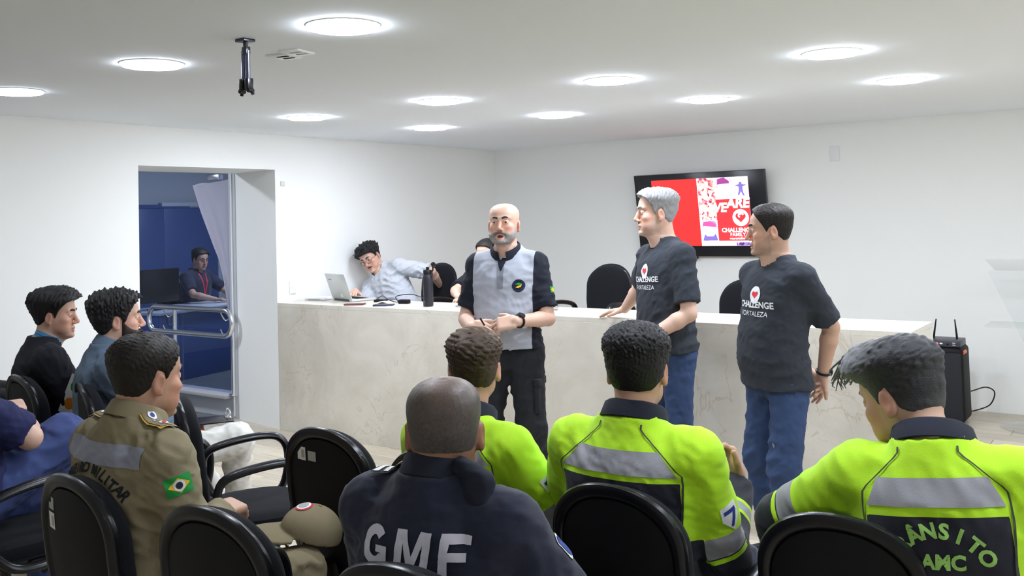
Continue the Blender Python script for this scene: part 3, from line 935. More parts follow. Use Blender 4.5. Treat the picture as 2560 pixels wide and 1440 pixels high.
# the room behind the glass
NX = -11.0
tile = mat('grey_tile', (.12, .125, .13), rough=.25, var=.15, vscale=2)
fb = struct(MB().box((-10.2, 6.0, -.055), (6.7, 10, .1)).build('floor_corridor', mat('tile_joint', (.05, .05, .05)), smooth=False))
tm = MB().box((0, 0, -.004), (.596, .596, .01), .001, seg=1).mesh('tile'); tm.materials.append(tile)
for i in range(8):
    for j in range(8):
        o = link('tile', tm, None, fb); o.location = (-7.05 - .6 * i, 4.95 + .6 * j, 0)
struct(MB().box((-10.2, 6.0, 2.75), (7.2, 10.4, .1)).build('ceiling_corridor', wall_mat('corridor_paint', (.40, .41, .42)), smooth=False))
cw = MB()
cw.prism([(NX + .35, 2.0), (NX - .3, 11.2), (NX - .5, 11.2), (NX + .15, 2.0)], (0, 0, 0), (1, 0, 0), (0, 1, 0), (0, 0, 1), 2.7)
cw.box((-8.9, 10.9, 1.35), (4.6, .2, 2.7)); cw.box((-9.0, 1.4, 1.35), (5.4, .2, 2.7)); cw.box((-6.75, 9.6, 1.35), (.2, 2.8, 2.7))
struct(cw.build('wall_corridor', M_['wallgrey'], smooth=False))
blue = mat('blue_laminate', (.050, .085, .225), rough=.35, var=.08, vscale=4)
# blue panelled partition and door on the far corridor wall
pd = empty('blue_partition', (-10.80, 7.2, 0), R_(4.0))
for i, y in enumerate((-2.6, -1.75, -.9, -.05)):
    MB().box((0, y, .94), (.05, .835, 1.88), .004).build('panel', blue, pd)
MB().box((0, -1.3, 1.905), (.07, 3.5, .05), .004).build('rail', blue, pd)
tag(pd, 'dark blue panelled partition seen through the glass of the doorway', 'partition')
dr = struct(MB().box((0, .44, .945), (.05, .86, 1.87), .004).build('door_1', blue)); dr.location = (-10.80, 7.24, 0); dr.rotation_euler = (0, 0, R_(4))
MB().tube([(.03, .22, .99), (.07, .22, .99), (.075, .15, .985), (.075, .08, .985)], .011, 10).box((.03, .22, .97), (.012, .045, .17), .004).build('handle', M_['steel'], dr, label='steel lever handle')
fr_ = MB(); fr_.box((0, .90, .96), (.08, .05, 1.92), .003); fr_.box((0, .44, 1.93), (.08, .95, .05), .003); fr_.build('frame', mat('pale_frame', (.42, .44, .50), rough=.5), dr)

# glazed partition beside the doorway passage: kerb, sill, post, pane
w1 = struct(MB().box((-8.9, 5.265, .085), (4.4, .13, .17), .004).build('window_1', M_['wallgrey'], smooth=False))
MB().box((-8.92, 5.22, .185), (4.30, .20, .028), .004).build('window_sill', mat('grey_granite', (.40, .39, .40), rough=.3, var=.2, vscale=60), w1)
MB().box((-6.735, 5.235, 1.2), (.09, .09, 2.4), .003).build('frame', M_['wallgrey'], w1)
MB().box((-6.735, 5.184, 1.12), (.012, .012, 2.2), .002).build('sealing_strip', M_['white_plastic'], w1)
MB().box((-8.9, 5.235, 1.36), (4.24, .010, 2.34)).build('pane', M_['glass'], w1, smooth=False)
MB().box((-8.9, 5.235, 2.40), (4.3, .06, .04)).build('top_rail', M_['steel'], w1)
MB().box((-6.99, 5.215, 2.075), (.16, .05, .05), .008).build('hinge_clamp', M_['chrome'], w1)

# cloth banner hanging behind the glass edge
def cloth():
    bm = bmesh.new(); n = 26; rows = []
    zs = np.linspace(2.035, .90, 60)
    left = np.interp(-zs, [-2.035, -2.02, -1.775, -1.49, -1.35, -1.177, -1.0, -.90], [-7.16, -7.29, -7.165, -7.0, -6.915, -6.855, -6.82, -6.805])
    for z, xl in zip(zs, left):
        row = []
        for k in range(n):
            t = k / (n - 1); x = xl + (-6.79 - xl) * t
            y = 5.205 + .012 * math.sin(t * 9 + z * 3) * min(1, (-6.79 - xl) / .2) - .02 * math.exp(-((t - .1) / .1) ** 2)
            row.append(bm.verts.new((x, y, z - .012 * math.sin(t * math.pi) * (z > 2.0) + .02 * t * (z > 2.0))))
        rows.append(row)
    for a, b_ in zip(rows, rows[1:]):
        for k in range(n - 1): bm.faces.new((a[k], a[k + 1], b_[k + 1], b_[k]))
    for f in bm.faces: f.smooth = True
    r = bmesh.ops.solidify(bm, geom=bm.faces[:], thickness=.002)
    me = bpy.data.meshes.new('cloth_banner'); bm.to_mesh(me); bm.free()
    return link('cloth_banner', me, mat('white_cloth', (.66, .64, .72), rough=.9, bump=.2, bscale=900))
tag(cloth(), 'white cloth hanging in a tapering curve from the top of the glass', 'cloth')

# handrail on the kerb
hr = empty('handrail', (-6.78, 5.13, 0))
def loop_pts(x0, x1, z0, z1, r, n=8):
    P = []
    for cx, cz, a0 in ((x1 - r, z1 - r, 0), (x0 + r, z1 - r, 90), (x0 + r, z0 + r, 180), (x1 - r, z0 + r, 270)):
        for k in range(n + 1):
            a = R_(a0 + 90 * k / n); P.append((cx + r * math.cos(a), 0, cz + r * math.sin(a)))
    return P
MB().tube(loop_pts(-1.10, .10, .705, 0.925, .105), .023, 14, closed=True, up=(0, 1, 0)).build('rail_loop', M_['chrome'], hr)
for x in (.03, -.80):
    p = MB().tube([(x, .065, .20), (x, .065, .90)], .019, 14).lathe([(.045, 0), (.045, .008), (.022, .012)], (x, .065, .199), 20).build('post', M_['chrome'], hr)
    for z in (.88, .73):
        MB().tube(polyline([(x, .06, z), (x - .07, .05, z - .05), (x - .09, .03, z - .02), (x - .085, .0, z + .03)], 5), .006, 8).build('bracket', M_['chrome'], p)
tag(hr, 'chrome double handrail loop on two posts beside the doorway glass', 'handrail')

# ------------------------------------------------------------------ ceiling fittings
def lamp_dim(k):
    if k not in _dim:
        _dim[k] = M_['lamp'].copy(); _dim[k].node_tree.nodes['Principled BSDF'].inputs['Emission Strength'].default_value = LAMP_POWER * k
    return _dim[k]
_dim = {}
def lamp(x, y, label, group, k=1.0):
    t = empty('ceiling_light', (x, y, ZC))
    MB().lathe([(.135, 0), (.135, -.003), (.132, -.005), (.129, -.005), (.127, 0)], n=40).build('trim_ring', M_['white_plastic'], t)
    MB().lathe([(.1285, -.002), (.1275, -.010), (.121, -.0145), (.09, -.0170), (.05, -.0175), (.001, -.0175)], n=40).build('diffuser', lamp_dim(k), t)
    return tag(t, label, 'ceiling light', group)
row1 = ['far row of ceiling lights, first from the corner', 'far row of ceiling lights, second from the corner', 'far row of ceiling lights, above the screen', 'far row of ceiling lights, end above the speaker box']
row2 = ['middle row of ceiling lights, first by the left wall', 'middle row of ceiling lights, second, above the bald speaker', 'middle row of ceiling lights, third, above the grey haired man', 'middle row of ceiling lights, fourth and largest looking']
row3 = ['near row round light, cut by the left edge of the photo', 'near row round light, left of the folded projector mount', 'near row round light at the very top, largest of all']
for c in range(4):
    lamp(-4.8637 + 1.1788 * c, 5.659, 'round white ' + row1[c], 'round ceiling lights')
    lamp(-4.8637 + 1.1788 * c, 4.382, 'round white ' + row2[c], 'round ceiling lights')
for c in range(3):
    lamp(-4.8248 + 1.1788 * c, 2.4033, 'white ' + row3[c], 'round ceiling lights', (.16, .34, .75)[c])
for i, (x, y) in enumerate([(-.15, 5.659), (1.03, 5.659), (-.15, 4.382), (1.03, 4.382), (-1.288, 2.4033), (-.11, 2.4033), (1.07, 2.4033)] + [(-.6, -.6), (2.0, -.6)]):
    lamp(x, y, 'round white ceiling light ' + ['far right of the far row', 'at the right end of the far row', 'far right of the middle row', 'at the right end of the middle row', 'right of the topmost one in the near row', 'third from the right wall in the near row', 'at the right end of the near row', 'behind the audience, in the middle', 'behind the audience, on the right'][i] + ', outside the photo', 'unseen ceiling lights', .8 if i < 7 else .5)

corridor_fill = lamp_mat(); corridor_fill.name = 'corridor_fill_diffuser'; corridor_fill.node_tree.nodes['Principled BSDF'].inputs['Emission Strength'].default_value = 150  # unseen lights added to brighten the glazed room and the passage
for cx_, cy_, lb_ in ((-8.6, 7.4, 'added round fill light, out of view, brightening the room behind the glass'), (-8.0, 3.6, 'added round fill light, out of view, brightening the passage beyond the doorway')):
    cl2 = empty('ceiling_light', (cx_, cy_, 2.70)); MB().lathe([(.19, 0), (.19, -.02), (.16, -.03), (.001, -.034)], n=32).build('diffuser', corridor_fill, cl2); tag(cl2, lb_, 'ceiling light')

pmn = empty('projector_mount', (-2.925, 2.33, ZC))
MB().box((0, 0, -.006), (.055, .055, .012), .003).build('ceiling_plate', M_['dark_steel'], pmn)
MB().tube([(0, 0, -.01), (.004, 0, -.055)], .009, 10).box((.004, 0, -.045), (.03, .02, .03), .003).build('swivel', M_['dark_steel'], pmn)
for x in (-.012, .014):
    a = MB().tube([(x, 0, -.045), (x, 0, -.175)], .0085, 12).build('arm', mat('blue_steel', (.16, .17, .26), rough=.22, metal=1), pmn)
    MB().box((x + (.004 if x > 0 else -.004), 0, -.175), (.022, .026, .045), .003).tube([(x * 1.6, 0, -.190), (x * 2.6, .004, -.215)], .007, 8).build('clamp', M_['black_plastic'], a)
    MB().tube([(x * 1.9, -.012, -.200), (x * 1.9, .012, -.200)], .009, 10).build('knob', M_['black_plastic'], a)
tag(pmn, 'folded dark metal projector mount hanging from the ceiling', 'projector mount')

vt = empty('ceiling_vent', (-3.06, 2.665, ZC), R_(12))
for x, y in ((-.045, .02), (.06, -.03)):
    g = MB().box((x, y, -.004), (.10, .12, .008), .002).build('frame', M_['white_plastic'], vt)
    for k in (-.022, .022):
        MB().box((x + .012, y + k, -.0085), (.055, .016, .003), .001).build('slot', M_['grey_paper'] if x > 0 else M_['black_matte'], g)
tag(vt, 'pair of small square white ceiling vents beside the projector mount', 'vent')

# ------------------------------------------------------------------ counter and what lies on it
XL, XR, YC, HC, DC = -6.045, -1.2068, 5.092, 1.0139, .4897
ct = empty('counter', ((XL + XR) / 2, YC + DC / 2, 0))
hw = (XR - XL) / 2
MB().box((0, -DC / 2 + .015, (HC - .03) / 2), (2 * hw, .03, HC - .03), .0012, seg=1).build('front_panel', M_['marble'], ct)
MB().box((0, 0, HC - .015), (2 * hw, DC, .03), .0012, seg=1).build('top_slab', M_['marble_top'], ct, label='pale polished marble top')
MB().box((hw - .015, .015, (HC - .03) / 2), (.03, DC - .03, HC - .03), .0012, seg=1).build('side_panel', M_['marble'], ct)
MB().box((0, DC / 2 - .02, .60), (2 * hw - .06, .03, .76)).build('inner_panel', M_['wallgrey'], ct)
tag(ct, 'long cream marble reception counter with brown veins in front of the seated men', 'counter')
struct(MB().box((-4.02, 6.95, .125), (4.06, 2.6, .25), .004).build('floor_platform', M_['wood'], smooth=False))

def laptop():
    t = empty('laptop', (-5.615, 5.405, HC), R_(-16))
    sil = mat('silver_plastic', (.58, .59, .58), rough=.35, metal=.3)
    MB().box((0, .10, .011), (.33, .225, .018), .005).build('base', sil, t)
    k = MB()
    for i in range(12):
        for j in range(5): k.box((-.135 + .0245 * i, .05 + .022 * j, .0205), (.020, .018, .002))
    k.build('keyboard', M_['black_matte'], t)['kind'] = 'stuff'
    R = Matrix.Rotation(R_(19), 3, 'X')
    lid = MB().box(R @ Vector((0, 0, .108)) + Vector((0, -.01, .02)), (.33, .007, .215), .003, R).build('screen_lid', sil, t, label='silver laptop lid seen from its back')
    MB().box(R @ Vector((0, .0045, .112)) + Vector((0, -.01, .02)), (.30, .001, .18), 0, R).build('screen', M_['black_plastic'], lid)
    flat('emblem', rect(.030, .030), R @ Vector((.02, -.0045, .03)) + Vector((0, -.01, .02)), R @ Vector((1, 0, 0)), R @ Vector((0, 0, 1)), M_['white_paper'], lid)
    flat('emblem', rect(.050, .006), R @ Vector((-.10, -.0045, .165)) + Vector((0, -.01, .02)), R @ Vector((1, 0, 0)), R @ Vector((0, 0, 1)), M_['dark_steel'], lid)
    MB().tube([(-.12, -.012, .012), (.12, -.012, .012)], .007, 10).build('hinge', M_['black_plastic'], t)
    tag(t, 'open silver laptop on the counter in front of the young man', 'laptop')
laptop()
rt = empty('router', (-5.99 + .07, 5.42, HC), R_(12))
MB().box((0, 0, .013), (.20, .13, .024), .010, seg=3).build('case', M_['white_plastic'], rt)
MB().box((0, -.066, .010), (.12, .003, .006), .001).build('port_strip', M_['grey_paper'], rt)
tag(rt, 'flat white network box on the counter beside the left wall', 'router')

bt = empty('water_bottle', (-4.62, 5.30, HC))
bm_ = mat('black_bottle', (.018, .017, .024), rough=.38, spec=.5)
MB().lathe([(.030, 0), (.037, .004), (.038, .012), (.038, .205), (.036, .218), (.033, .228), (.031, .236)], n=32).build('body', bm_, bt)
MB().lathe([(.0325, .236), (.0325, .262), (.030, .268), (.012, .270), (.012, .288), (.001, .290)], n=28).build('lid', M_['black_plastic'], bt)
sp_ = MB().tube(polyline([(.030, 0, .250), (.050, 0, .262), (.054, 0, .295)], 4), .006, 8).lathe([(.001, -.009), (.018, -.008), (.020, .0), (.018, .008), (.001, .009)], (.058, 0, .307), 20, Matrix.Rotation(R_(62), 3, 'Y')).build('flip_cap', M_['black_plastic'], bt)
V, F = text_mesh('bottle', .02)
MB().tube(polyline([(.033, .0, .20), (.045, 0, .22), (.050, 0, .25)], 4), .003, 6).build('loop', M_['black_plastic'], bt)
flat('print_line', rect(.004, .075), (-.012, -.0384, .12), (1, 0, 0), (0, 0, 1), mat('bottle_print', (.14, .13, .16)), bt)
flat('print_line', rect(.018, .008), (-.010, -.0386, .035), (1, 0, 0), (0, 0, 1), mat('bottle_print', (.14, .13, .16)), bt)
tag(bt, 'tall black drink bottle with flip cap open on the counter', 'bottle')

def slab(name, x, y, rz, size, m, label, cat, top=None):
    t = empty(name, (x, y, HC), R_(rz))
    MB().box((0, 0, size[2] / 2), size, min(size[2] * .4, .006), seg=3).build('body', m, t)
    MB().box((0, 0, size[2] + .0004), (size[0] - .008, size[1] - .008, .0008)).build('face', top or M_['black_plastic'], t)
    return tag(t, label, cat)
slab('phone', -5.265, 5.185, 25, (.155, .075, .011), mat('maroon_case', (.16, .045, .05), rough=.4), 'dark red phone lying flat on the counter, nearest the laptop', 'phone', mat('maroon_back', (.20, .08, .08), rough=.3))
slab('phone', -4.98, 5.205, 28, (.155, .075, .012), mat('navy_case', (.03, .03, .075), rough=.4), 'dark blue phone lying flat between the chargers and the bottle', 'phone')
slab('power_adapter', -5.16, 5.36, 10, (.10, .05, .028), M_['black_matte'], 'black laptop power adapter beside the tangled cable', 'adapter', M_['black_matte'])
slab('power_adapter', -4.95, 5.40, 14, (.085, .05, .030), M_['black_matte'], 'black power adapter farther from the laptop, near the bottle', 'adapter', M_['black_matte'])
MB().tube(polyline([(-5.32, 5.46, HC + .006), (-5.20, 5.42, HC + .05), (-5.08, 5.36, HC + .03), (-5.00, 5.38, HC + .012), (-5.06, 5.43, HC + .05), (-4.92, 5.46, HC + .065), (-4.76, 5.44, HC + .03), (-4.70, 5.42, HC + .006)], 8), .0035, 8).build('charging_cable', M_['black_plastic'])
tag(bpy.data.objects['charging_cable'], 'black cable looping over the counter behind the phones', 'cable')
MB().tube(polyline([(-5.14, 5.26, HC + .005), (-5.10, 5.29, HC + .018), (-5.05, 5.27, HC + .022), (-5.0, 5.31, HC + .006), (-5.08, 5.33, HC + .02), (-5.13, 5.25, HC + .008)], 7), .004, 8).box((-5.10, 5.24, HC + .010), (.03, .022, .018), .006).build('white_charger_cable', M_['white_plastic'])
tag(bpy.data.objects['white_charger_cable'], 'white coiled earphone cable with small case beside the blue phone', 'cable')
MB().box((-4.83, 5.26, HC + .001), (.21, .15, .002)).build('paper_sheet', M_['white_paper'], smooth=False)
tag(bpy.data.objects['paper_sheet'], 'white sheet of paper lying left of the black bottle', 'paper')
slab('phone', -4.30, 5.36, 8, (.16, .08, .012), M_['steel'], 'silver grey phone on the counter at the half hidden man', 'phone')
mc = empty('microphone', (-3.60, 5.37, HC + .022), R_(20))
MB().lathe([(.011, -.16), (.013, -.15), (.016, .0), (.018, .02)], rot=Matrix.Rotation(R_(90), 3, 'Y'), n=20).build('handle', M_['black_matte'], mc)
MB().lathe([(.018, .02), (.024, .026), (.026, .045), (.020, .062), (.001, .068)], rot=Matrix.Rotation(R_(90), 3, 'Y'), n=20).build('grille', M_['steel'], mc)
tag(mc, 'microphone with silver grille lying on the counter behind the bald man', 'microphone')

# ------------------------------------------------------------------ screen on the wall
def emis(name, col, k=1.0, var=0.0, vs=30):
    return mat(name, col, rough=.3, emit=k, var=var, vscale=vs)
tv = empty('television', (-3.765, 8.218, 1.62))
tv.rotation_euler = (R_(7), 0, 0)
MB().box((0, 0, 0), (1.31, .05, .79), .004).build('bezel', mat('tv_black', (.012, .012, .016), rough=.22, spec=.5), tv)
MB().box((0, .036, .02), (.5, .03, .30), .008).build('wall_bracket', M_['black_matte'], tv)
MB().box((-.13, -.015, -.408), (.15, .03, .02), .006).build('sensor_bar', M_['black_plastic'], tv)
scr = MB().box((.015, -.0262, .022), (.97, .002, .635)).build('screen', emis('screen_red', (.86, .045, .045), .58), tv, smooth=False, label='lit screen with a red slide and photo collage')
def sc(name, VF, x, z, m, lay=1):
    return flat(name, VF, (x, -.0275 - .0012 * lay, z), (1, 0, 0), (0, 0, 1), m, scr)
white = emis('screen_white', (.95, .93, .98), .95); red = emis('screen_red2', (.84, .05, .06), .62)
X0 = .0
sc('slide_photo', rect(.50, .635), .25, .022, emis('slide_white', (.95, .90, .96), 1.0, .0))
def photo_mat(name, cols, scale):
    M = emis(name, cols[0], 1.0); N, L = M.node_tree.nodes, M.node_tree.links; b = N['Principled BSDF']
    tc = N.new('ShaderNodeTexCoord'); v = N.new('ShaderNodeTexNoise'); v.inputs['Scale'].default_value = scale; v.inputs['Detail'].default_value = 3; v.inputs['Distortion'].default_value = 1.5
    L.new(tc.outputs['Object'], v.inputs['Vector']); r = N.new('ShaderNodeValToRGB'); r.color_ramp.interpolation = 'LINEAR'
    els = r.color_ramp.elements; n = len(cols)
    while len(els) < n: els.new(.5)
    for i, c in enumerate(cols): els[i].position = .3 + .4 * i / (n - 1); els[i].color = (*c, 1)
    L.new(v.outputs['Fac'], r.inputs['Fac']); L.new(r.outputs['Color'], b.inputs['Emission Color']); L.new(r.outputs['Color'], b.inputs['Base Color']); return M
sc('slide_photo', rect(.17, .39), .093, .144, photo_mat('crowd_photo', [(.05, .03, .15), (.6, .05, .15), (.9, .7, .55), (.95, .9, .95), (.85, .45, .1)], 14), 2)
sc('slide_photo', rect(.17, .20), .268, .236, photo_mat('runner_photo', [(.9, .85, .95), (.95, .9, .98), (.6, .35, .7), (.95, .85, .9)], 9), 2)
sc('slide_photo', rect(.145, .20), .427, .236, photo_mat('jumper_photo', [(.75, .78, .95), (.92, .92, 1.0), (.95, .95, 1.0)], 12), 2)
sc('slide_photo', rect(.17, .185), .093, -.155, photo_mat('cap_photo', [(.25, .15, .6), (.85, .6, .8), (.95, .9, .95), (.8, .3, .5)], 10), 2)
cap = emis('cap_magenta', (.75, .10, .35), .9); vio = emis('violet', (.22, .16, .55), .9); skn = emis('slide_skin', (.95, .72, .72), 1.0)
sc('figure', disc(.035, 20, (0, 0), .045), .08, -.145, skn, 3); sc('figure', shape([(-.06, 0), (.07, -.012), (.07, .012), (.02, .045), (-.05, .035)]), .085, -.105, cap, 4)
sc('figure', shape([(-.075, -.06), (-.05, 0), (-.03, -.02), (.03, -.02), (.055, .005), (.075, -.06)]), .093, -.185, vio, 3)
sc('figure', disc(.035, 20, (0, 0), .05), .245, .245, skn, 3); sc('figure', shape([(-.05, 0), (.07, .01), (.07, .03), (.02, .065), (-.04, .05)]), .25, .275, emis('cap_dark', (.35, .06, .28), .9), 4)
sc('figure', shape([(-.06, .03), (-.015, .035), (-.012, .055), (.012, .055), (.015, .035), (.06, .03), (.018, .012), (.02, -.03), (.035, -.07), (.02, -.07), (0, -.03), (-.018, -.065), (-.032, -.062), (-.018, -.02), (-.018, .012)]), .427, .235, vio, 3)
sc('red_panel', rect(.325, .385), .3375, -.055, red, 3)
sc('lettering', text_mesh('WE', .115, .005, .15), .185, .058, white, 5)
sc('lettering', text_mesh('ARE', .122, .005, .15), .385, .095, white, 5)
def heart_logo(R):
    """white ring-like disc with a curled heart left open in it (outline strip)"""
    t = np.linspace(0, 2 * math.pi, 60)
    hx = 16 * np.sin(t) ** 3 / 17; hy = (13 * np.cos(t) - 5 * np.cos(2 * t) - 2 * np.cos(3 * t) - np.cos(4 * t)) / 17
    return hx * R, hy * R + .06 * R
hx, hy = heart_logo(.052)
sc('emblem', disc(.078, 40), .405, -.035, white, 5)
sc('emblem', shape(list(zip(hx[:-1], hy[:-1]))), .405, -.035, red, 6)
sc('emblem', shape([(.004 + .030 * math.cos(a) * k, .012 + .024 * math.sin(a) * k) for a, k in [(x, 1) for x in np.linspace(.3, 4.2, 16)] + [(x, .5) for x in np.linspace(4.2, .3, 16)]]), .405, -.028, white, 7)
sc('lettering', text_mesh('CHALLENGE', .053, .0022), .36, -.150, white, 5)
sc('lettering', text_mesh('FAMILY', .046, .0010), .365, -.192, white, 5)
sc('lettering', text_mesh('wearetriathlon!', .026, .0012), .365, -.226, white, 5)
sc('figure', rect(.15, .030), .42, -.278, photo_mat('taskbar', [(.02, .02, .08), (.2, .1, .4), (.9, .8, .95)], 30), 2)
tag(tv, 'wall mounted black television showing a red slide with white lettering', 'television')
MB().tube(polyline([(-3.17, 8.27, 1.27), (-3.20, 8.27, 1.15), (-3.29, 8.25, 1.0), (-3.30, 8.22, .80), (-3.28, 8.2, .5)], 8), .005, 8).build('power_lead', M_['black_plastic'])
tag(bpy.data.objects['power_lead'], 'thin black cord hanging from the television down the wall', 'cord')
wp = MB().box((-2.522, 8.296, 2.115), (.083, .014, .13), .004).build('wall_plate', M_['white_plastic']); tag(wp, 'blank white cover plate high on the wall right of the television', 'plate')
p0 = wl(3.14, .006)
wp = MB().box((p0[0], p0[1], 1.98), (.012, .04, .04), .003).build('wall_sensor', mat('off_white', (.70, .71, .68), rough=.5)); tag(wp, 'tiny pale square sensor on the wall right of the doorway', 'sensor')
p0 = wl(3.05, .006)
wp = MB().box((p0[0], p0[1], 1.13), (.012, .07, .11), .003).build('wall_socket', M_['white_plastic']); MB().lathe([(.014, 0), (.014, .003), (.010, .003)], (p0[0] + .006, p0[1], 1.13), 16, Matrix.Rotation(R_(90), 3, 'Y')).build('outlet', M_['white_paper'], wp)
tag(wp, 'white wall socket just above the left end of the counter', 'socket')

# ------------------------------------------------------------------ party speaker, lectern
ps = empty('speaker_box', (-1.60, 7.80, 0))
MB().box((0, .01, .335), (.30, .29, .63), .045, seg=4).build('cabinet', M_['black_matte'], ps)
gm = MB().box((0, -.137, .325), (.275, .02, .55), .009, seg=3).build('grille', mat('speaker_mesh', (.010, .012, .016), rough=.7, bump=.8, bscale=500), ps)
MB().box((0, -.02, .675), (.275, .21, .055), .006).build('control_panel', mat('panel_grey', (.045, .045, .06), rough=.4), ps)
cp = [x for x in ps.children if x.name.startswith('control_panel')][0]
for x, m_ in ((-.115, 'r'), (-.06, 'k'), (-.035, 'r'), (.045, 'k')):
    MB().lathe([(.009, 0), (.009, .006), (.006, .008), (.001, .008)], (x, -.126, .672), 14, Matrix.Rotation(R_(90), 3, 'X')).build('knob' if m_ == 'k' else 'indicator', M_['black_plastic'] if m_ == 'k' else mat('red_led', (1, .05, .10), emit=4), cp)
flat('print_line', rect(.022, .012), (-.005, -.1262, .674), (1, 0, 0), (0, 0, 1), M_['white_paper'], cp); flat('print_line', rect(.022, .006), (.09, -.1262, .682), (1, 0, 0), (0, 0, 1), M_['white_paper'], cp); flat('print_line', rect(.022, .005), (.09, -.1262, .666), (1, 0, 0), (0, 0, 1), M_['white_paper'], cp)
MB().box((-.01, -.1485, .325), (.036, .003, .032), .001).build('badge', mat('red_badge', (.75, .03, .04), rough=.4), ps)
bd = [x for x in ps.children if x.name.startswith('badge')][0]
flat('lettering', text_mesh('JBL', .014, .0006), (-.01, -.1503, .323), (1, 0, 0), (0, 0, 1), M_['white_paper'], bd)
for x in (-.145, .145):
    MB().tube([(x, .0, .60), (x, -.09, .60)], .016, 12).build('side_ring', mat('orange_ring', (.75, .13, .02), rough=.4), ps)
for x in (-.11, .11): MB().lathe([(.02, 0), (.02, .02)], (x, -.05, 0), 14).build('foot', M_['black_plastic'], ps)
for x, t in ((-.085, .16), (.095, -.07)):
    MB().tube([(x, -.02, .69), (x + t * .04, -.02, .735), (x + t * .17, -.02, .865)], [.009, .0085, .0045], 10).build('antenna', M_['black_plastic'], ps)
ps.scale = (.93, 1, .90)
tag(ps, 'black party speaker with red badge and two antennas at counter end', 'speaker')
MB().tube(polyline([(-1.46, 7.93, .22), (-1.38, 8.06, .235), (-1.33, 8.12, .19), (-1.36, 8.08, .10), (-1.45, 7.98, .065), (-1.50, 7.95, .06)], 8), .005, 8).build('speaker_lead', M_['black_plastic'])
tag(bpy.data.objects['speaker_lead'], 'black cord looping out from behind the party speaker', 'cord')

lc = empty('lectern', (-.88, 7.80, 0))
LX, LY = -.88, 7.80
def lp(name, poly, y0, th):
    b = MB(); b.prism([(x - LX, z) for x, z in poly], (0, y0 - LY, 0), (1, 0, 0), (0, 0, 1), (0, 1, 0), th); return b.build(name, M_['acrylic'], lc, smooth=False)
lp('front_panel', [(-1.27, 1.145), (-1.24, 1.165), (-.52, 1.165), (-.49, 1.145), (-.72, .60), (-.70, .02), (-1.06, .02), (-1.04, .60)], 7.72, .012)
MB().box((0, 7.86 - LY, .745), (.86, .30, .015), .004).build('shelf', M_['acrylic'], lc)
R = Matrix.Rotation(R_(-14), 3, 'X')
MB().box((0, 7.90 - LY, 1.185), (.80, .42, .012), .004, R).build('reading_board', M_['acrylic'], lc)
MB().lathe([(.36, 0), (.375, .006), (.375, .012), (.36, .018)], (0, 7.80 - LY, .0), 48, sy=.62).build('base', M_['acrylic'], lc)
tag(lc, 'clear acrylic lectern against the wall at the right edge', 'lectern')

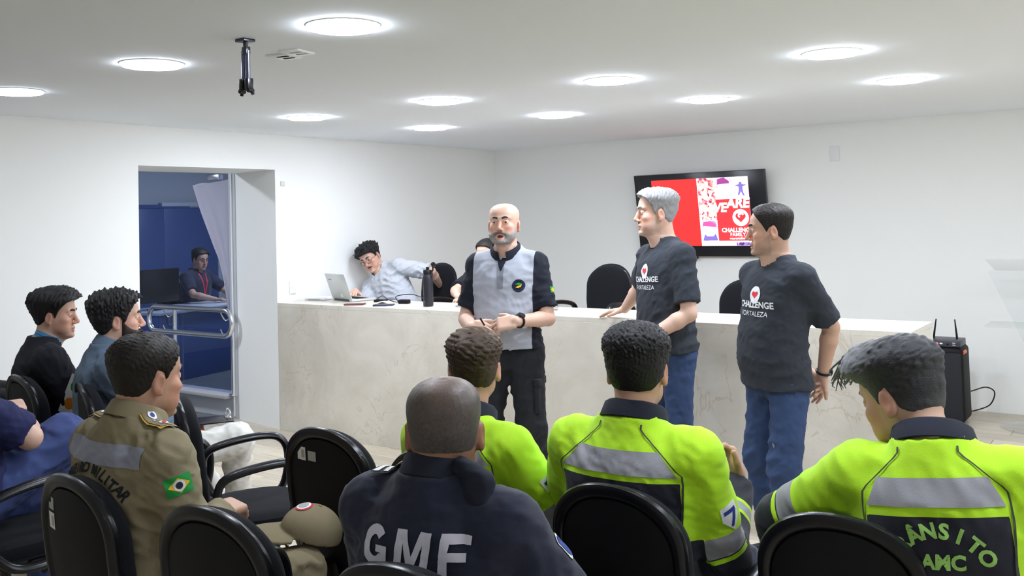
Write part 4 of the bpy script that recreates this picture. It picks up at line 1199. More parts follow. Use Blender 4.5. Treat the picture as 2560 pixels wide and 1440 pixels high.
# ------------------------------------------------------------------ chairs
def chair():
    t = empty('office_chair')
    H = .535
    lo_h = [0, .02, .08, .18, .28, .38]; lo_w = [.08, .115, .145, .176, .192, .192]
    right = [(float(np.interp(h_, lo_h, lo_w)), float(h_)) for h_ in np.linspace(0, .37, 12)]
    right += [(.192 * max(0, 1 - math.sin(t_) ** 2.15) ** (1 / 2.15), .38 + .155 * math.sin(t_)) for t_ in np.linspace(0, math.pi / 2, 18)]
    out = right[:-1] + [(0.0, H)] + [(-x, h_) for x, h_ in right[:-1]][::-1]
    z0, lean = .405, R_(9)
    def P(x, h_, off):
        y = -.225 - h_ * math.sin(lean) * .9 + off + .55 * x * x - .10 * math.sin(h_ / H * math.pi) * .12
        return (x, y, z0 + h_ * .985 - off * .12)
    def skin(rings, name, m, close=True, first_cap=False):
        b = MB(); vr = []
        for s, off in rings:
            vr.append([b.bm.verts.new(P(x * (1 + s / .22), .27 + (h_ - .27) * (1 + s / .27), off)) for x, h_ in out])
        n = len(out)
        for a, c in zip(vr, vr[1:]):
            for k in range(n): b.bm.faces.new((a[k], a[(k + 1) % n], c[(k + 1) % n], c[k]))
        if close: b.bm.faces.new(vr[-1])
        if first_cap: b.bm.faces.new(vr[0][::-1])
        return b.build(name, m, t)
    skin([(-.004, -.004), (0, .018), (-.004, .034), (-.018, .046), (-.05, .053), (-.11, .055), (-.17, .056)], 'backrest', M_['black_fabric'], True, True)
    skin([(-.030, -.006), (-.008, .004), (.004, -.004), (.007, -.016), (.002, -.027), (-.010, -.032), (-.022, -.030), (-.030, -.023), (-.034, -.012)], 'back_rim', M_['black_plastic'], True, True)
    skin([(-.032, -.012), (-.036, -.021), (-.06, -.024), (-.12, -.026), (-.17, -.026)], 'back_panel', M_['black_matte'], True, True)
    def oval(rings, name, m):
        b = MB(); vr = []
        for sx, sy, z, e in rings:
            ring_ = []
            for k in range(36):
                a = 2 * math.pi * k / 36; c, s = math.cos(a), math.sin(a)
                x = sx * math.copysign(abs(c) ** (2 / e), c); y = sy * math.copysign(abs(s) ** (2 / e), s)
                ring_.append(b.bm.verts.new((x * (1 - .08 * (y < 0) * abs(y) / .23), y, z - .03 * max(0, (y - .12) / .12) ** 2)))
            vr.append(ring_)
        for a, c in zip(vr, vr[1:]):
            for k in range(36): b.bm.faces.new((a[k], a[(k + 1) % 36], c[(k + 1) % 36], c[k]))
        b.bm.faces.new(vr[0][::-1]); b.bm.faces.new(vr[-1])
        return b.build(name, m, t)
    oval([(.225, .225, .415, 3.2), (.240, .240, .425, 3.2), (.243, .243, .445, 3.2), (.236, .236, .462, 3), (.21, .21, .474, 2.8), (.12, .12, .478, 2.5)], 'seat', M_['black_fabric'])
    oval([(.15, .15, .385, 2.6), (.225, .225, .398, 3.2), (.238, .238, .412, 3.2), (.236, .236, .424, 3.2)], 'seat_pan', M_['black_plastic'])
    for sx in (-1, 1):
        pts = polyline([(.268 * sx, y, z) for y, z in ((-.15, .47), (-.185, .56), (-.165, .635), (-.08, .665), (.06, .680), (.145, .668), (.185, .615), (.185, .52), (.150, .435), (.05, .395), (-.07, .405), (-.15, .47))], 4)[:-1]
        MB().tube(pts, .0165, 12, closed=True, flat=1.55, up=(1, 0, 0)).box((.235 * sx, .03, .398), (.09, .07, .02), .005).build('armrest', M_['black_plastic'], t)
    MB().tube([(0, -.06, .385), (0, -.20, .375), (0, -.265, .42), (0, -.285, .50)], [.028, .028, .026, .02], 10, flat=1.6, up=(1, 0, 0)).build('back_support', M_['black_plastic'], t)
    mm = MB().box((0, 0, .372), (.16, .22, .045), .012).build('mechanism', M_['black_matte'], t)
    MB().tube([(.06, .03, .375), (.20, .05, .365), (.235, .05, .362)], [.006, .006, .014], 8).build('lever', M_['black_plastic'], mm)
    MB().lathe([(.045, .075), (.045, .11), (.030, .115), (.030, .24), (.020, .242), (.020, .36)], n=20).build('column', M_['black_plastic'], t)
    for k in range(5):
        a = 2 * math.pi * k / 5 + .3; c, s = math.cos(a), math.sin(a)
        l = MB().tube([(.03 * c, .03 * s, .095), (.16 * c, .16 * s, .088), (.285 * c, .285 * s, .070)], [.030, .026, .018], 8, flat=.8, up=(0, 0, 1)).build('star_leg', M_['black_plastic'], t)
        cx, cy = .285 * c, .285 * s
        MB().lathe([(.012, -.022), (.0275, -.020), (.0275, -.004), (.010, -.003), (.010, .003), (.0275, .004), (.0275, .020), (.012, .022)], (cx, cy, .0275), 16, Matrix.Rotation(a + 1.2, 3, 'Z') @ Matrix.Rotation(R_(90), 3, 'X')).tube([(cx, cy, .03), (cx, cy, .068)], .006, 6).build('caster', M_['black_matte'], l)
    for ch in t.children_recursive: ch.data.transform(Matrix.Diagonal((1, 1, 1.072, 1)))
    t['P'] = 0
    return t
CH0 = chair()
del CH0['P']
_used = [False]
def place_chair(x, y, rz, label, group='black office chairs of the audience', z=0.0, zs=1.0):
    t = CH0 if not _used[0] else copy_tree(CH0)
    _used[0] = True
    t.location = (x, y, z); t.scale = (1, 1, zs); t.rotation_euler = (0, 0, R_(rz))
    return tag(t, label, 'chair', group)
# ------------------------------------------------------------------ place the chairs (copies before any sticker is stuck on)
C = {}
def pc(k, *a, **kw): C[k] = place_chair(*a, **kw)
pc('c1', -2.450, 2.54, 2, 'empty black chair with two stickers on its back, left of the white-lettered navy shirt', zs=0.965)
pc('c2', -3.29, 2.63, -30, 'empty black chair, seat and armrest showing, in front of the khaki officer', zs=0.965)
pc('c3', -2.520, 1.71, -3, 'black chair with stickers on its back under the khaki uniformed officer', zs=0.992)
pc('c4', -1.950, 1.71, 3, 'empty black chair in the near row between the khaki officer and navy shirt', zs=1.0)
pc('c5', -1.345, 1.7, 5, 'black chair under the man with white letters on a navy shirt', zs=0.985)
pc('c6', -1.260, 2.45, 0, 'black chair under the middle yellow-green jacket', zs=0.965)
pc('c7', -0.715, 2.5, 3, 'black chair under the grey haired man in a yellow-green jacket at the right', zs=0.965)
pc('c8', -4.6, 2.62, -8, 'black chair under the young man in a black sweater', zs=0.965)
pc('c9', -4.0, 2.62, -22, 'black chair under the bearded man in a grey blue shirt', zs=0.965)
pc('c10', -3.82, 1.85, -5, 'black chair with armrest under the navy polo man at the left edge', zs=1)
pc('c11', -1.93, 2.5, 4, 'black chair under the curly brown haired man in a yellow-green jacket', zs=0.965)
pc('c12', -5.36, 2.68, -8, 'black chair at the far left edge under the dark jacket')
pl = 'black office chairs behind the counter'
pc('d1', -3.80, 6.25, 178, 'empty black chair behind the counter, its whole back showing left of the grey haired man', pl, .25)
pc('d2', -2.63, 6.20, 182, 'empty black chair behind the counter, half hidden by the man with hands behind his back', pl, .15)
pc('d3', -5.52, 6.20, 176, 'black chair behind the counter under the young man at the laptop', pl, .25)
pc('d4', -4.74, 6.25, 180, 'black chair behind the counter under the half hidden man', pl, .25)
def sticker(ch, w, h, x, z, m, marks=True):
    # on the back panel, chair coordinates; the panel leans back 9 degrees
    par = [c for c in ch.children if c.name.startswith('back_panel')][0]
    bv = BVHTree.FromPolygons([tuple(v.co) for v in par.data.vertices], [tuple(p.vertices) for p in par.data.polygons])
    o = decal('label_sticker', rect(w, h), bv, (x, -.36, z), (1, 0, 0), (0, -.16, 1), (0, -1, -.16), par, m, off=.001, step=.03)
    if o and marks:
        decal('print_line', rect(w * .38, h * .62, (w * .2, 0)), bv, (x, -.36, z), (1, 0, 0), (0, -.16, 1), (0, -1, -.16), par, M_['grey_paper'], off=.0016, step=.03)
sticker(C['c1'], .044, .046, -.092, .900, M_['white_paper']); sticker(C['c1'], .040, .034, -.038, .897, M_['grey_paper'], False)
sticker(C['c3'], .040, .034, -.100, .905, M_['grey_paper'], False); sticker(C['c3'], .042, .046, -.100, .856, M_['white_paper'])

# ------------------------------------------------------------------ cloth and skin colours
F_ = {}
F_['neon'] = mat('jacket', (.010, .011, .022), rough=.75, bump=.25, bscale=500, sheen=.1)
attr_mix(F_['neon'], 'zone', (.46, .80, .012)); attr_mix(F_['neon'], 'band', (.33, .33, .36))
F_['pipe'] = mat('dark_piping', (.05, .06, .05), rough=.7)
F_['tape'] = mat('reflective_tape', (.30, .30, .325), rough=.5, bump=.15, bscale=300)
F_['navy'] = mat('navy_cotton', (.010, .013, .034), rough=.85, bump=.3, bscale=500, sheen=.15)
F_['navypolo'] = mat('navy_polo', (.010, .013, .070), rough=.85, bump=.3, bscale=500)
F_['navycol'] = mat('navy_collar', (.008, .010, .022), rough=.85, bump=.3, bscale=600)
F_['khaki'] = mat('khaki_cotton', (.235, .195, .115), rough=.85, bump=.3, bscale=450, var=.06, vscale=30)
F_['charcoal'] = mat('charcoal_tee', (.026, .031, .042), rough=.9, bump=.25, bscale=600, var=.10, vscale=60)
F_['polo'] = mat('grey_melange', (.41, .43, .50), rough=.9, bump=.25, bscale=600, var=.10, vscale=160)
attr_mix(F_['polo'], 'dark', (.010, .012, .022))
F_['greytee'] = mat('light_grey_tee', (.50, .52, .57), rough=.9, bump=.2, bscale=600, var=.06, vscale=60)
F_['bluegrey'] = mat('blue_grey_cotton', (.105, .150, .215), rough=.9, bump=.3, bscale=500, var=.08, vscale=40)
F_['black'] = mat('black_wool', (.010, .010, .016), rough=.95, bump=.4, bscale=500)
F_['darkgrey'] = mat('dark_grey_cloth', (.025, .026, .03), rough=.95, bump=.4, bscale=500)
F_['blackpants'] = mat('black_ripstop', (.013, .014, .019), rough=.85, bump=.3, bscale=500)
F_['jeans'] = mat('blue_denim', (.028, .055, .135), rough=.85, bump=.35, bscale=700, var=.35, vscale=9)
F_['jeans2'] = mat('bright_denim', (.045, .068, .20), rough=.85, bump=.35, bscale=700, var=.2, vscale=9)
F_['white'] = mat('white_cotton', (.72, .70, .66), rough=.85, bump=.2, bscale=500)
F_['logo'] = mat('print_white', (.82, .82, .84), rough=.7); F_['red'] = mat('print_red', (.70, .03, .05), rough=.7)
F_['neonprint'] = mat('print_green', (.33, .62, .14), rough=.7)
F_['blk'] = mat('print_black', (.012, .012, .014), rough=.8)
F_['green'] = mat('flag_green', (.012, .30, .05), rough=.7); F_['yellow'] = mat('flag_yellow', (.80, .52, .02), rough=.7); F_['blue'] = mat('flag_blue', (.02, .05, .25), rough=.7)
F_['gold'] = mat('gold_thread', (.55, .36, .06), rough=.5)
F_['lanyard'] = mat('lanyard_blue', (.05, .25, .50), rough=.6)
F_['shoe'] = mat('dark_shoe', (.012, .012, .013), rough=.4)
F_['shoew'] = mat('white_shoe', (.75, .76, .80), rough=.5)
def hairm(name, c, rough=.55, var=.3, stretch=60, bump=.7):
    M = mat(name, c, rough=rough, bump=bump, bscale=stretch * 3, var=var, vscale=stretch, spec=.35); return M
HM = dict(black=hairm('black_hair', (.010, .009, .010)), dark=hairm('dark_hair', (.016, .012, .010)), brown=hairm('brown_hair', (.050, .030, .019), var=.5), silver=hairm('silver_hair', (.27, .265, .265), var=.25),
          salt=hairm('salt_pepper_hair', (.032, .032, .036), var=.6, stretch=90), beard=hairm('grey_beard', (.30, .265, .245), var=.6, stretch=110), dbeard=hairm('dark_beard', (.035, .022, .018), var=.4, stretch=110),
          shaved=hairm('shaved_hair', (.085, .072, .066), var=.55, stretch=140, rough=.42, bump=.25))
attr_mix(HM['salt'], 'grey', (.30, .30, .31), soft=1.0, noise=.5, nscale=220)
attr_mix(HM['brown'], 'grey', (.14, .085, .045), soft=1.0, noise=.6, nscale=120)
attr_mix(HM['beard'], 'grey', (.035, .03, .03), soft=1.0, noise=.4, nscale=220)
attr_mix(HM['shaved'], 'grey', (.175, .105, .075), soft=1.0, noise=.35, nscale=200)
attr_mix(HM['silver'], 'grey', (.30, .30, .30), soft=1.0, noise=.4, nscale=160)
HL = ([0, .5, .85, 1.12, 1.30, 1.45, 1.75, 1.95, 2.4, 3.15], [.092, .088, .070, .030, -.008, .018, .030, -.020, -.052, -.064])
SKIN = dict(fair=(.66, .42, .32), tan=(.50, .29, .20), brown=(.30, .155, .098), olive=(.56, .345, .25))
STAND = lambda s, k=.11, a=.12, fy=0: dict(knees=[(k, .03, .50 * s), (-k, .02 + fy, .50 * s)], ankles=[(a, -.02, .09 * s), (-a, -.03 + fy * 1.6, .09 * s)])
SIT = dict(knees=[(.13, .44, .57), (-.13, .44, .57)], ankles=[(.14, .40, .10), (-.14, .42, .10)])

def neon_fields(q, zl=.375, tb=.66, fore_band=True, sw=.178):
    V = q.garV; TL = (V - q.P) @ q.T / q.s
    dt = ev(q.tor, V); zone_a = np.full(len(V), -1.0); band = np.full(len(V), -1.0); far_ = np.full(len(V), -1.0)
    for i in (1, -1):
        a = q.arms[i]; u, f = q.slv[i]
        du, df = ev(u, V), ev(f, V); ab = a['E'] - a['S']; aw = a['W'] - a['E']
        ts = ((V - a['S']) @ ab) / (ab @ ab); tf = ((V - a['E']) @ aw) / (aw @ aw)
        d_arm = np.minimum(du, df); mask = (dt - d_arm) * .8 + .004
        near = (V - q.P) @ q.T[:, 0] * i > 0
        tt = np.where(du <= df, ts, 1 + np.clip(tf, 0, 2))
        far_ = np.where(near, np.maximum(far_, np.minimum((tt - tb - .02) * .29, mask)), far_)
        za = np.minimum((tb + .02 - tt) * .29, mask); zone_a = np.where(near, np.maximum(zone_a, za), zone_a)
        bd = np.minimum(.030 - np.abs(tt - tb - .10) * .29, mask)
        ln = np.minimum(.006 - np.abs(tt - tb - .235) * .29, mask); zone_a = np.where(near, np.maximum(zone_a, ln), zone_a)
        if fore_band:
            b2 = np.minimum(.013 - np.abs(tt - 1.55) * .27, mask); n2 = np.minimum(.024 - np.abs(tt - 1.55) * .27, mask)
            bd = np.maximum(bd, b2); zone_a = np.where(near, np.maximum(zone_a, n2), zone_a)
        band = np.where(near, np.maximum(band, bd), band)
    zt = np.minimum(TL[:, 2] - zl, -far_)
    sline = np.minimum(.068 + np.maximum(.50 - TL[:, 2], 0) * 1.05, sw)
    out = np.abs(TL[:, 0]) - sline     # sleeve side of the raglan seam stays yellow below the tape
    zone = np.maximum(np.maximum(zt, zone_a), np.minimum(np.minimum(out, TL[:, 2] - .22), -far_))
    me = q.gar.data
    add_attr(me, 'zone', zone); add_attr(me, 'band', band)
    for k in (1, -1):
        pts = [(k * (min(.068 + max(.50 - z, 0) * 1.05, sw) + .006 * math.sin((z - .3) * 20)), z - .42) for z in np.linspace(.24, .515, 24)]
        poly = [(x - .0022, z) for x, z in pts] + [(x + .0022, z) for x, z in pts[::-1]]
        decal('piping', shape(poly), q.bvh, parent=q.gar, material=F_['pipe'], step=.02, off=.0024, label='thin dark piping along the sleeve seam', **back_frame(q, .42))
def back_frame(q, z, x=0.0): return dict(o=q.w((x, -.26, z)), u=q.T[:, 0], v=q.T[:, 2], n=-q.T[:, 1])
def chest_frame(q, x, z): return dict(o=q.w((x, .30, z)), u=-q.T[:, 0], v=q.T[:, 2], n=q.T[:, 1])
def back_tape(q, z0=.390, z1=.450, sw=.178):
    f = lambda z: min(.068 + (.50 - z) * 1.05, sw) - .003
    decal('reflective_band', shape([(-f(z0), z0 - .42), (f(z0), z0 - .42), (f(z1), z1 - .42), (-f(z1), z1 - .42)]), q.bvh, parent=q.gar, material=F_['tape'], label='silver grey reflective tape', **back_frame(q, .42))
def back_text(q):
    V1, F1 = text_arc('TRÂNSITO', .044, .105, 122, .0018)
    decal('lettering', (V1, F1), q.bvh, parent=q.gar, material=F_['neonprint'], step=.010, label='green arched lettering', **back_frame(q, .236, .002))
    decal('lettering', text_mesh('AMC', .042, .0018, .12), q.bvh, parent=q.gar, material=F_['neonprint'], step=.010, **back_frame(q, .276, .006))
def on_arm(q, side, t, ang, fore=False):
    """frame on the sleeve: ang 0 = outwards, + = towards the back"""
    a = q.arms[side]; p0, p1 = (a['E'], a['W']) if fore else (a['S'], a['E'])
    ax = (p1 - p0) / np.linalg.norm(p1 - p0); out = q.T[:, 0] * side; out = out - ax * (out @ ax); out /= np.linalg.norm(out)
    bk = np.cross(ax, out); 
    if bk @ q.T[:, 1] > 0: bk = -bk
    n = out * math.cos(R_(ang)) + bk * math.sin(R_(ang)); v = -ax; u = np.cross(v, n)
    return dict(o=p0 + (p1 - p0) * t + n * .10, u=u, v=v, n=n)
def flag(q, side, t, ang, w=.07):
    fr = on_arm(q, side, t, ang); h = w * .72; K = dict(step=.012, far=.16)
    o = decal('flag_patch', rect(w, h), q.bvh, parent=q.gar, material=F_['green'], off=.0014, label='green flag patch with yellow diamond', **fr, **K)
    decal('flag_patch', shape([(-w * .42, 0), (0, -h * .40), (w * .42, 0), (0, h * .40)]), q.bvh, parent=q.gar, material=F_['yellow'], off=.0022, **fr, **K)
    return fr, K, h
def watch(q, side, m=None, t=.93):
    a = q.arms[side]; ax = a['W'] - a['E']; ax /= np.linalg.norm(ax)
    n = A(a.get('hn', (0, 0, 1)), float); n = n - ax * (n @ ax); n /= np.linalg.norm(n); c = a['E'] + (a['W'] - a['E']) * t
    b = np.cross(ax, n)
    pts = [c + (n * math.cos(x) + b * math.sin(x) * 1.05) * .0315 * q.s for x in np.linspace(0, 2 * math.pi, 24, endpoint=False)]
    o = MB().tube(pts, .006, 8, closed=True, flat=1.0, up=tuple(ax)).build('watch', M_['black_plastic'], q.o, label='black wrist watch')
    RR = Matrix([list(r_) for r_ in np.stack([b, ax, n], 1)])
    MB().lathe([(.021, .0), (.022, .006), (.019, .010), (.001, .010)], c + n * .030 * q.s, 24, RR).build('watch_face', M_['black_plastic'], o)
def tee_logo(q, x=-.0, z=.33):
    fr = chest_frame(q, x, z); K = dict(step=.014)
    decal('emblem', disc(.034, 30, (0, .045), .040), q.bvh, parent=q.gar, material=F_['logo'], label='white round emblem with a red heart', **fr, **K)
    hx, hy = heart_logo(.021)
    decal('emblem', shape(list(zip(hx[:-1], hy[:-1] + .045))), q.bvh, parent=q.gar, material=F_['red'], off=.0024, **fr, **K)
    decal('lettering', text_mesh('CHALLENGE', .040, .0012), q.bvh, parent=q.gar, material=F_['logo'], **fr, **K)
    fr2 = chest_frame(q, x, z - .042)
    decal('lettering', text_mesh('FORTALEZA', .032, .0000), q.bvh, parent=q.gar, material=F_['logo'], **fr2, **K)
def w2l(loc, rz):
    R = rotm('z', -rz); l = A(loc, float); return lambda p: R @ (A(p, float) - l)

# ------------------------------------------------------------------ the three standing men
def standing_bald():
    loc, rz = (-3.15, 4.30, 0), R_(-160); s = 1.022
    q = person(loc, rz, 'bald bearded man standing and speaking in a grey and navy polo shirt', dict(top=(-3.117, 4.24, 1.734), s=s, sit=False, h=.0042, g=1.01, belly=.035, arm=.98, shw=.163, neck=1.06,
        head=(2, 7, 0), hs=.965, mouth=.016, jaw=1.14, wide=1.07, skin=SKIN['fair'], gloss=.5, stub=.55, stubc=(.30, .25, .22), browm=M_['hair_dark'], gaze=.05,
        armR=dict(wr=(.125, .275, 1.085), hint=(.45, -.6, -.5), hd=(-.86, .42, -.10), hn=(.30, .75, .55), curl=(.55, .6, .62, .65), thumb=.5),
        armL=dict(wr=(-.125, .285, 1.115), hint=(-.45, -.6, -.5), hd=(.93, .22, -.14), hn=(.10, .80, .60), curl=(.40, .45, .5, .55), thumb=.3),
        beard=dict(line=([0, .3, .45, .6, .8, 1.05, 1.3, 1.6], [-.042, -.040, -.046, -.050, -.040, -.020, .006, .01]), t=.0040, mat=HM['beard'], na=.0008, wl=.012, thmax=1.42,
                   grey=lambda V, t: 2 * np.exp(-((V[:, 0] / .040) ** 2 + ((V[:, 2] + .056) / .020) ** 2)) - 1, label='short grey beard with darker moustache')))
    garment(q, 'polo_shirt', F_['polo'], 'polo', ex=.012, hem=-.005, cut=.80, seed=11, fold=.0042, h=.0065, neckz=.475)
    TL = (q.garV - q.P) @ q.T / q.s; dt = ev(q.tor, q.garV); dark = np.full(len(dt), -1.0)
    for i in (1, -1):
        a = q.arms[i]; d = ev(q.slv[i], q.garV)
        dark = np.maximum(dark, np.where(TL[:, 0] * i > 0, np.minimum((dt - d) + .02, TL[:, 0] * i - .168 + .35 * np.maximum(0, .33 - TL[:, 2])), -1))
    side = np.abs(TL[:, 0]) - .158 - .02 * smooth01(TL[:, 2], .1, .35) - np.maximum(0, TL[:, 2] - .33) * .6
    dark = np.maximum(dark, np.where(TL[:, 2] < .40, side, -1))
    add_attr(q.gar.data, 'dark', dark)
    collar(q, F_['navycol'], r=.070, hgt=.040, fold=.042, gap=16, open_=.012, z=.500, tilt=20)
    K = dict(step=.012)
    decal('placket', shape([(-.016, -.075), (.016, -.075), (.017, .05), (-.017, .05)]), q.bvh, parent=q.gar, material=F_['polo'], off=.003, **chest_frame(q, 0, .385), **K)
    decal('undershirt', shape([(-.030, .050), (.030, .050), (.004, -.018), (-.004, -.018)]), q.bvh, parent=q.gar, material=F_['navycol'], off=.0034, **chest_frame(q, 0, .42), **K)
    fr = chest_frame(q, -.098, .325)
    decal('emblem', disc(.034, 30), q.bvh, parent=q.gar, material=F_['navycol'], label='round navy emblem with green and yellow figures', **fr, **K)
    decal('emblem', ring(.027, .029, 28), q.bvh, parent=q.gar, material=F_['blue'], off=.0024, **fr, **K)
    decal('emblem', shape([(-.018, .008), (0, .018), (.017, .010), (.008, .004), (-.004, .004)]), q.bvh, parent=q.gar, material=F_['green'], off=.0026, **fr, **K)
    decal('emblem', shape([(-.016, -.008), (-.002, -.002), (.012, .004), (.018, .010), (.012, -.006), (-.002, -.012)]), q.bvh, parent=q.gar, material=F_['yellow'], off=.0026, **fr, **K)
    flag(q, -1, .52, -12, .046)
    trousers(q, F_['blackpants'], hem=1.0, fold=.005, label='black cargo trousers', g=.97, waist=.02, rad=(.104, .074, .070, .066), **STAND(s, .12, .15))
    for x, z in ((-.175, .66), (.175, .66)):
        k = MB().box((x * .98, .02, z * s), (.03, .15, .16), .010).box((x, .02, z * s + .085), (.036, .155, .045), .008).build('cargo_pocket', F_['blackpants'], q.tr)
    shoe(q, (.15, -.02, 0), -12, F_['shoe'], sole=F_['blk']); shoe(q, (-.15, -.03, 0), 14, F_['shoe'], sole=F_['blk'])
    watch(q, -1, t=.90)
    MB().tube([(.02, .375, 1.105), (.035, .40, 1.145)], .005, 8).build('clicker', M_['black_plastic'])
    o = bpy.data.objects['clicker']; o.location = q.loc; o.rotation_euler = (0, 0, rz); tag(o, 'small black pen held between the hands of the bald speaker', 'pen')
    return q

def standing_grey():
    loc, rz = (-2.43, 4.72, 0), R_(147); s = 1.038; f = w2l(loc, rz)
    q = person(loc, rz, 'silver haired man standing in profile with one hand on the counter', dict(top=(-2.4, 4.7, 1.783), s=s, sit=False, h=.0042, g=.96, belly=.02, arm=1.0, shw=.174, side=3, hs=1.02,
        head=(-20, 1, 0), jaw=1.03, skin=SKIN['fair'], nose=1.1, browm=M_['hair_greyb'], stub=.35, stubc=(.45, .40, .37),
        armR=dict(wr=f((-2.955, 5.16, 1.058)), hint=(.2, -.6, -.6), hd=f((-3.12, 5.15, 1.025)) - f((-2.955, 5.16, 1.058)), hn=(0, 0, 1), curl=(.10, .12, .12, .15), thumb=.2),
        armL=dict(wr=(-.16, .235, 1.00), hint=(-.5, -.9, -.2), hd=(.35, .8, -.25), hn=(-.6, .3, .6), curl=(.3, .35, .4, .4)),
        hair=dict(line=HL, side=.007, top=.019, front=.010, back=.004, mat=HM['silver'], na=.0035, wl=.022, nd=(0, 1, .3), seed=7, grey=lambda V, t: 1.2 * smooth01(-V[:, 2], -.03, .05) - .9)))
    garment(q, 't_shirt', F_['charcoal'], 'tee', ex=.013, hem=-.065, cut=.80, seed=21, fold=.0042, h=.0065, loose=.002)
    tee_logo(q, -.01, .315)
    collar(q, F_['charcoal'], r=.070, hgt=.010, fold=.018, z=.499, tilt=27, name='neck_rib', out=.008)
    trousers(q, F_['jeans'], fold=.005, label='blue jeans', g=.90, waist=-.04, rad=(.085, .066, .060, .052), **STAND(s, .10, .11))
    shoe(q, (.11, -.02, 0), -8, F_['shoe']); shoe(q, (-.11, -.03, 0), 10, F_['shoe'])
    return q

def standing_third():
    loc, rz = (-1.61, 4.28, 0), R_(150); s = .985
    q = person(loc, rz, 'dark haired man in charcoal shirt standing with hands clasped behind his back', dict(top=(-1.62, 4.323, 1.68), s=s, sit=False, h=.0042, g=.95, belly=.045, arm=1.0, shw=.172, lean=-2,
        head=(-36, -1, 0), jaw=1.05, skin=SKIN['olive'], nose=1.12, stub=.6, stubc=(.26, .19, .155),
        armR=dict(wr=(.05, -.215, .875), hint=(.9, -.5, -.2), hd=(-.75, -.05, -.55), hn=(.1, -1, .1), curl=(.35, .4, .4, .45)),
        armL=dict(wr=(-.06, -.215, .875), hint=(-.30, -.8, -.1), hd=(.50, -.22, -.80), hn=(-.3, -.9, .3), curl=(.18, .22, .25, .25), thumb=.1),
        hair=dict(line=([0, .5, .8, 1.02, 1.25, 1.42, 1.75, 1.95, 2.4, 3.15], [.100, .088, .060, .032, -.004, .018, .030, -.020, -.052, -.064]), side=.006, top=.013, front=.003, mat=HM['dark'], na=.0016, wl=.016, seed=4)))
    garment(q, 't_shirt', F_['charcoal'], 'tee', ex=.013, hem=-.085, cut=.84, seed=33, fold=.0042, h=.0065, loose=.002)
    tee_logo(q, -.005, .30)
    collar(q, F_['charcoal'], r=.070, hgt=.010, fold=.018, z=.499, tilt=27, name='neck_rib', out=.008)
    trousers(q, F_['jeans'], fold=.006, label='blue jeans with faded scuffs', g=.90, waist=-.05, rad=(.086, .072, .064, .058), **STAND(s, .115, .12, .06))
    for (x, z, r1) in ((-.10, .74, .014), (-.06, .76, .010), (-.11, .60, .012)):
        decal('scuff', disc(.007, 12, (0, 0), r1), q.tbvh, (x, .35, z), (-1, 0, 0), (0, 0, 1), (0, 1, 0), q.tr, mat('faded_denim', (.20, .25, .36), rough=.9), off=.001, step=.03)
    shoe(q, (.12, -.02, 0), -8, F_['shoe']); shoe(q, (-.12, .06, 0), 12, F_['shoe'])
    watch(q, -1, t=.94)
    return q
standing_bald(); standing_grey(); standing_third()

# ------------------------------------------------------------------ the seated audience
def gmf_letters(w=.066, h=.080, gap=.022):
    M = [(0, 0), (0, 1), (.30, 1), (.5, .40), (.70, 1), (1, 1), (1, 0), (.77, 0), (.77, .70), (.60, .12), (.40, .12), (.23, .70), (.23, 0)]
    F = [(0, 0), (0, 1), (1, 1), (1, .78), (.31, .78), (.31, .60), (.88, .60), (.88, .39), (.31, .39), (.31, 0)]
    V, Fs, x = [], [], 0.0
    aa = np.radians(np.linspace(42, 322, 25))
    for a in aa:
        V += [(w * 1.05 * (.5 + .5 * math.cos(a)), h * (.5 + .5 * math.sin(a))), (w * 1.05 * (.5 + .22 * math.cos(a)), h * (.5 + .26 * math.sin(a)))]
    Fs += [(2 * i, 2 * i + 1, 2 * i + 3, 2 * i + 2) for i in range(24)]
    n0 = len(V); V += [(w * 1.05 * p_, h * q_) for p_, q_ in ((.54, .36), (.54, .54), (.99, .54), (.99, .15), (.87, .15), (.72, .30), (.72, .36))]; Fs.append(tuple(range(n0, n0 + 7)))
    x = w * 1.05 + gap
    for L, k in ((M, 1.25), (F, .95)):
        n0 = len(V); V += [(x + a * w * k, b * h) for a, b in L]; Fs.append(tuple(range(n0, len(V)))); x += w * k + gap
    V = A(V); V[:, 0] -= (x - gap) / 2; V[:, 1] -= h / 2
    return V, Fs
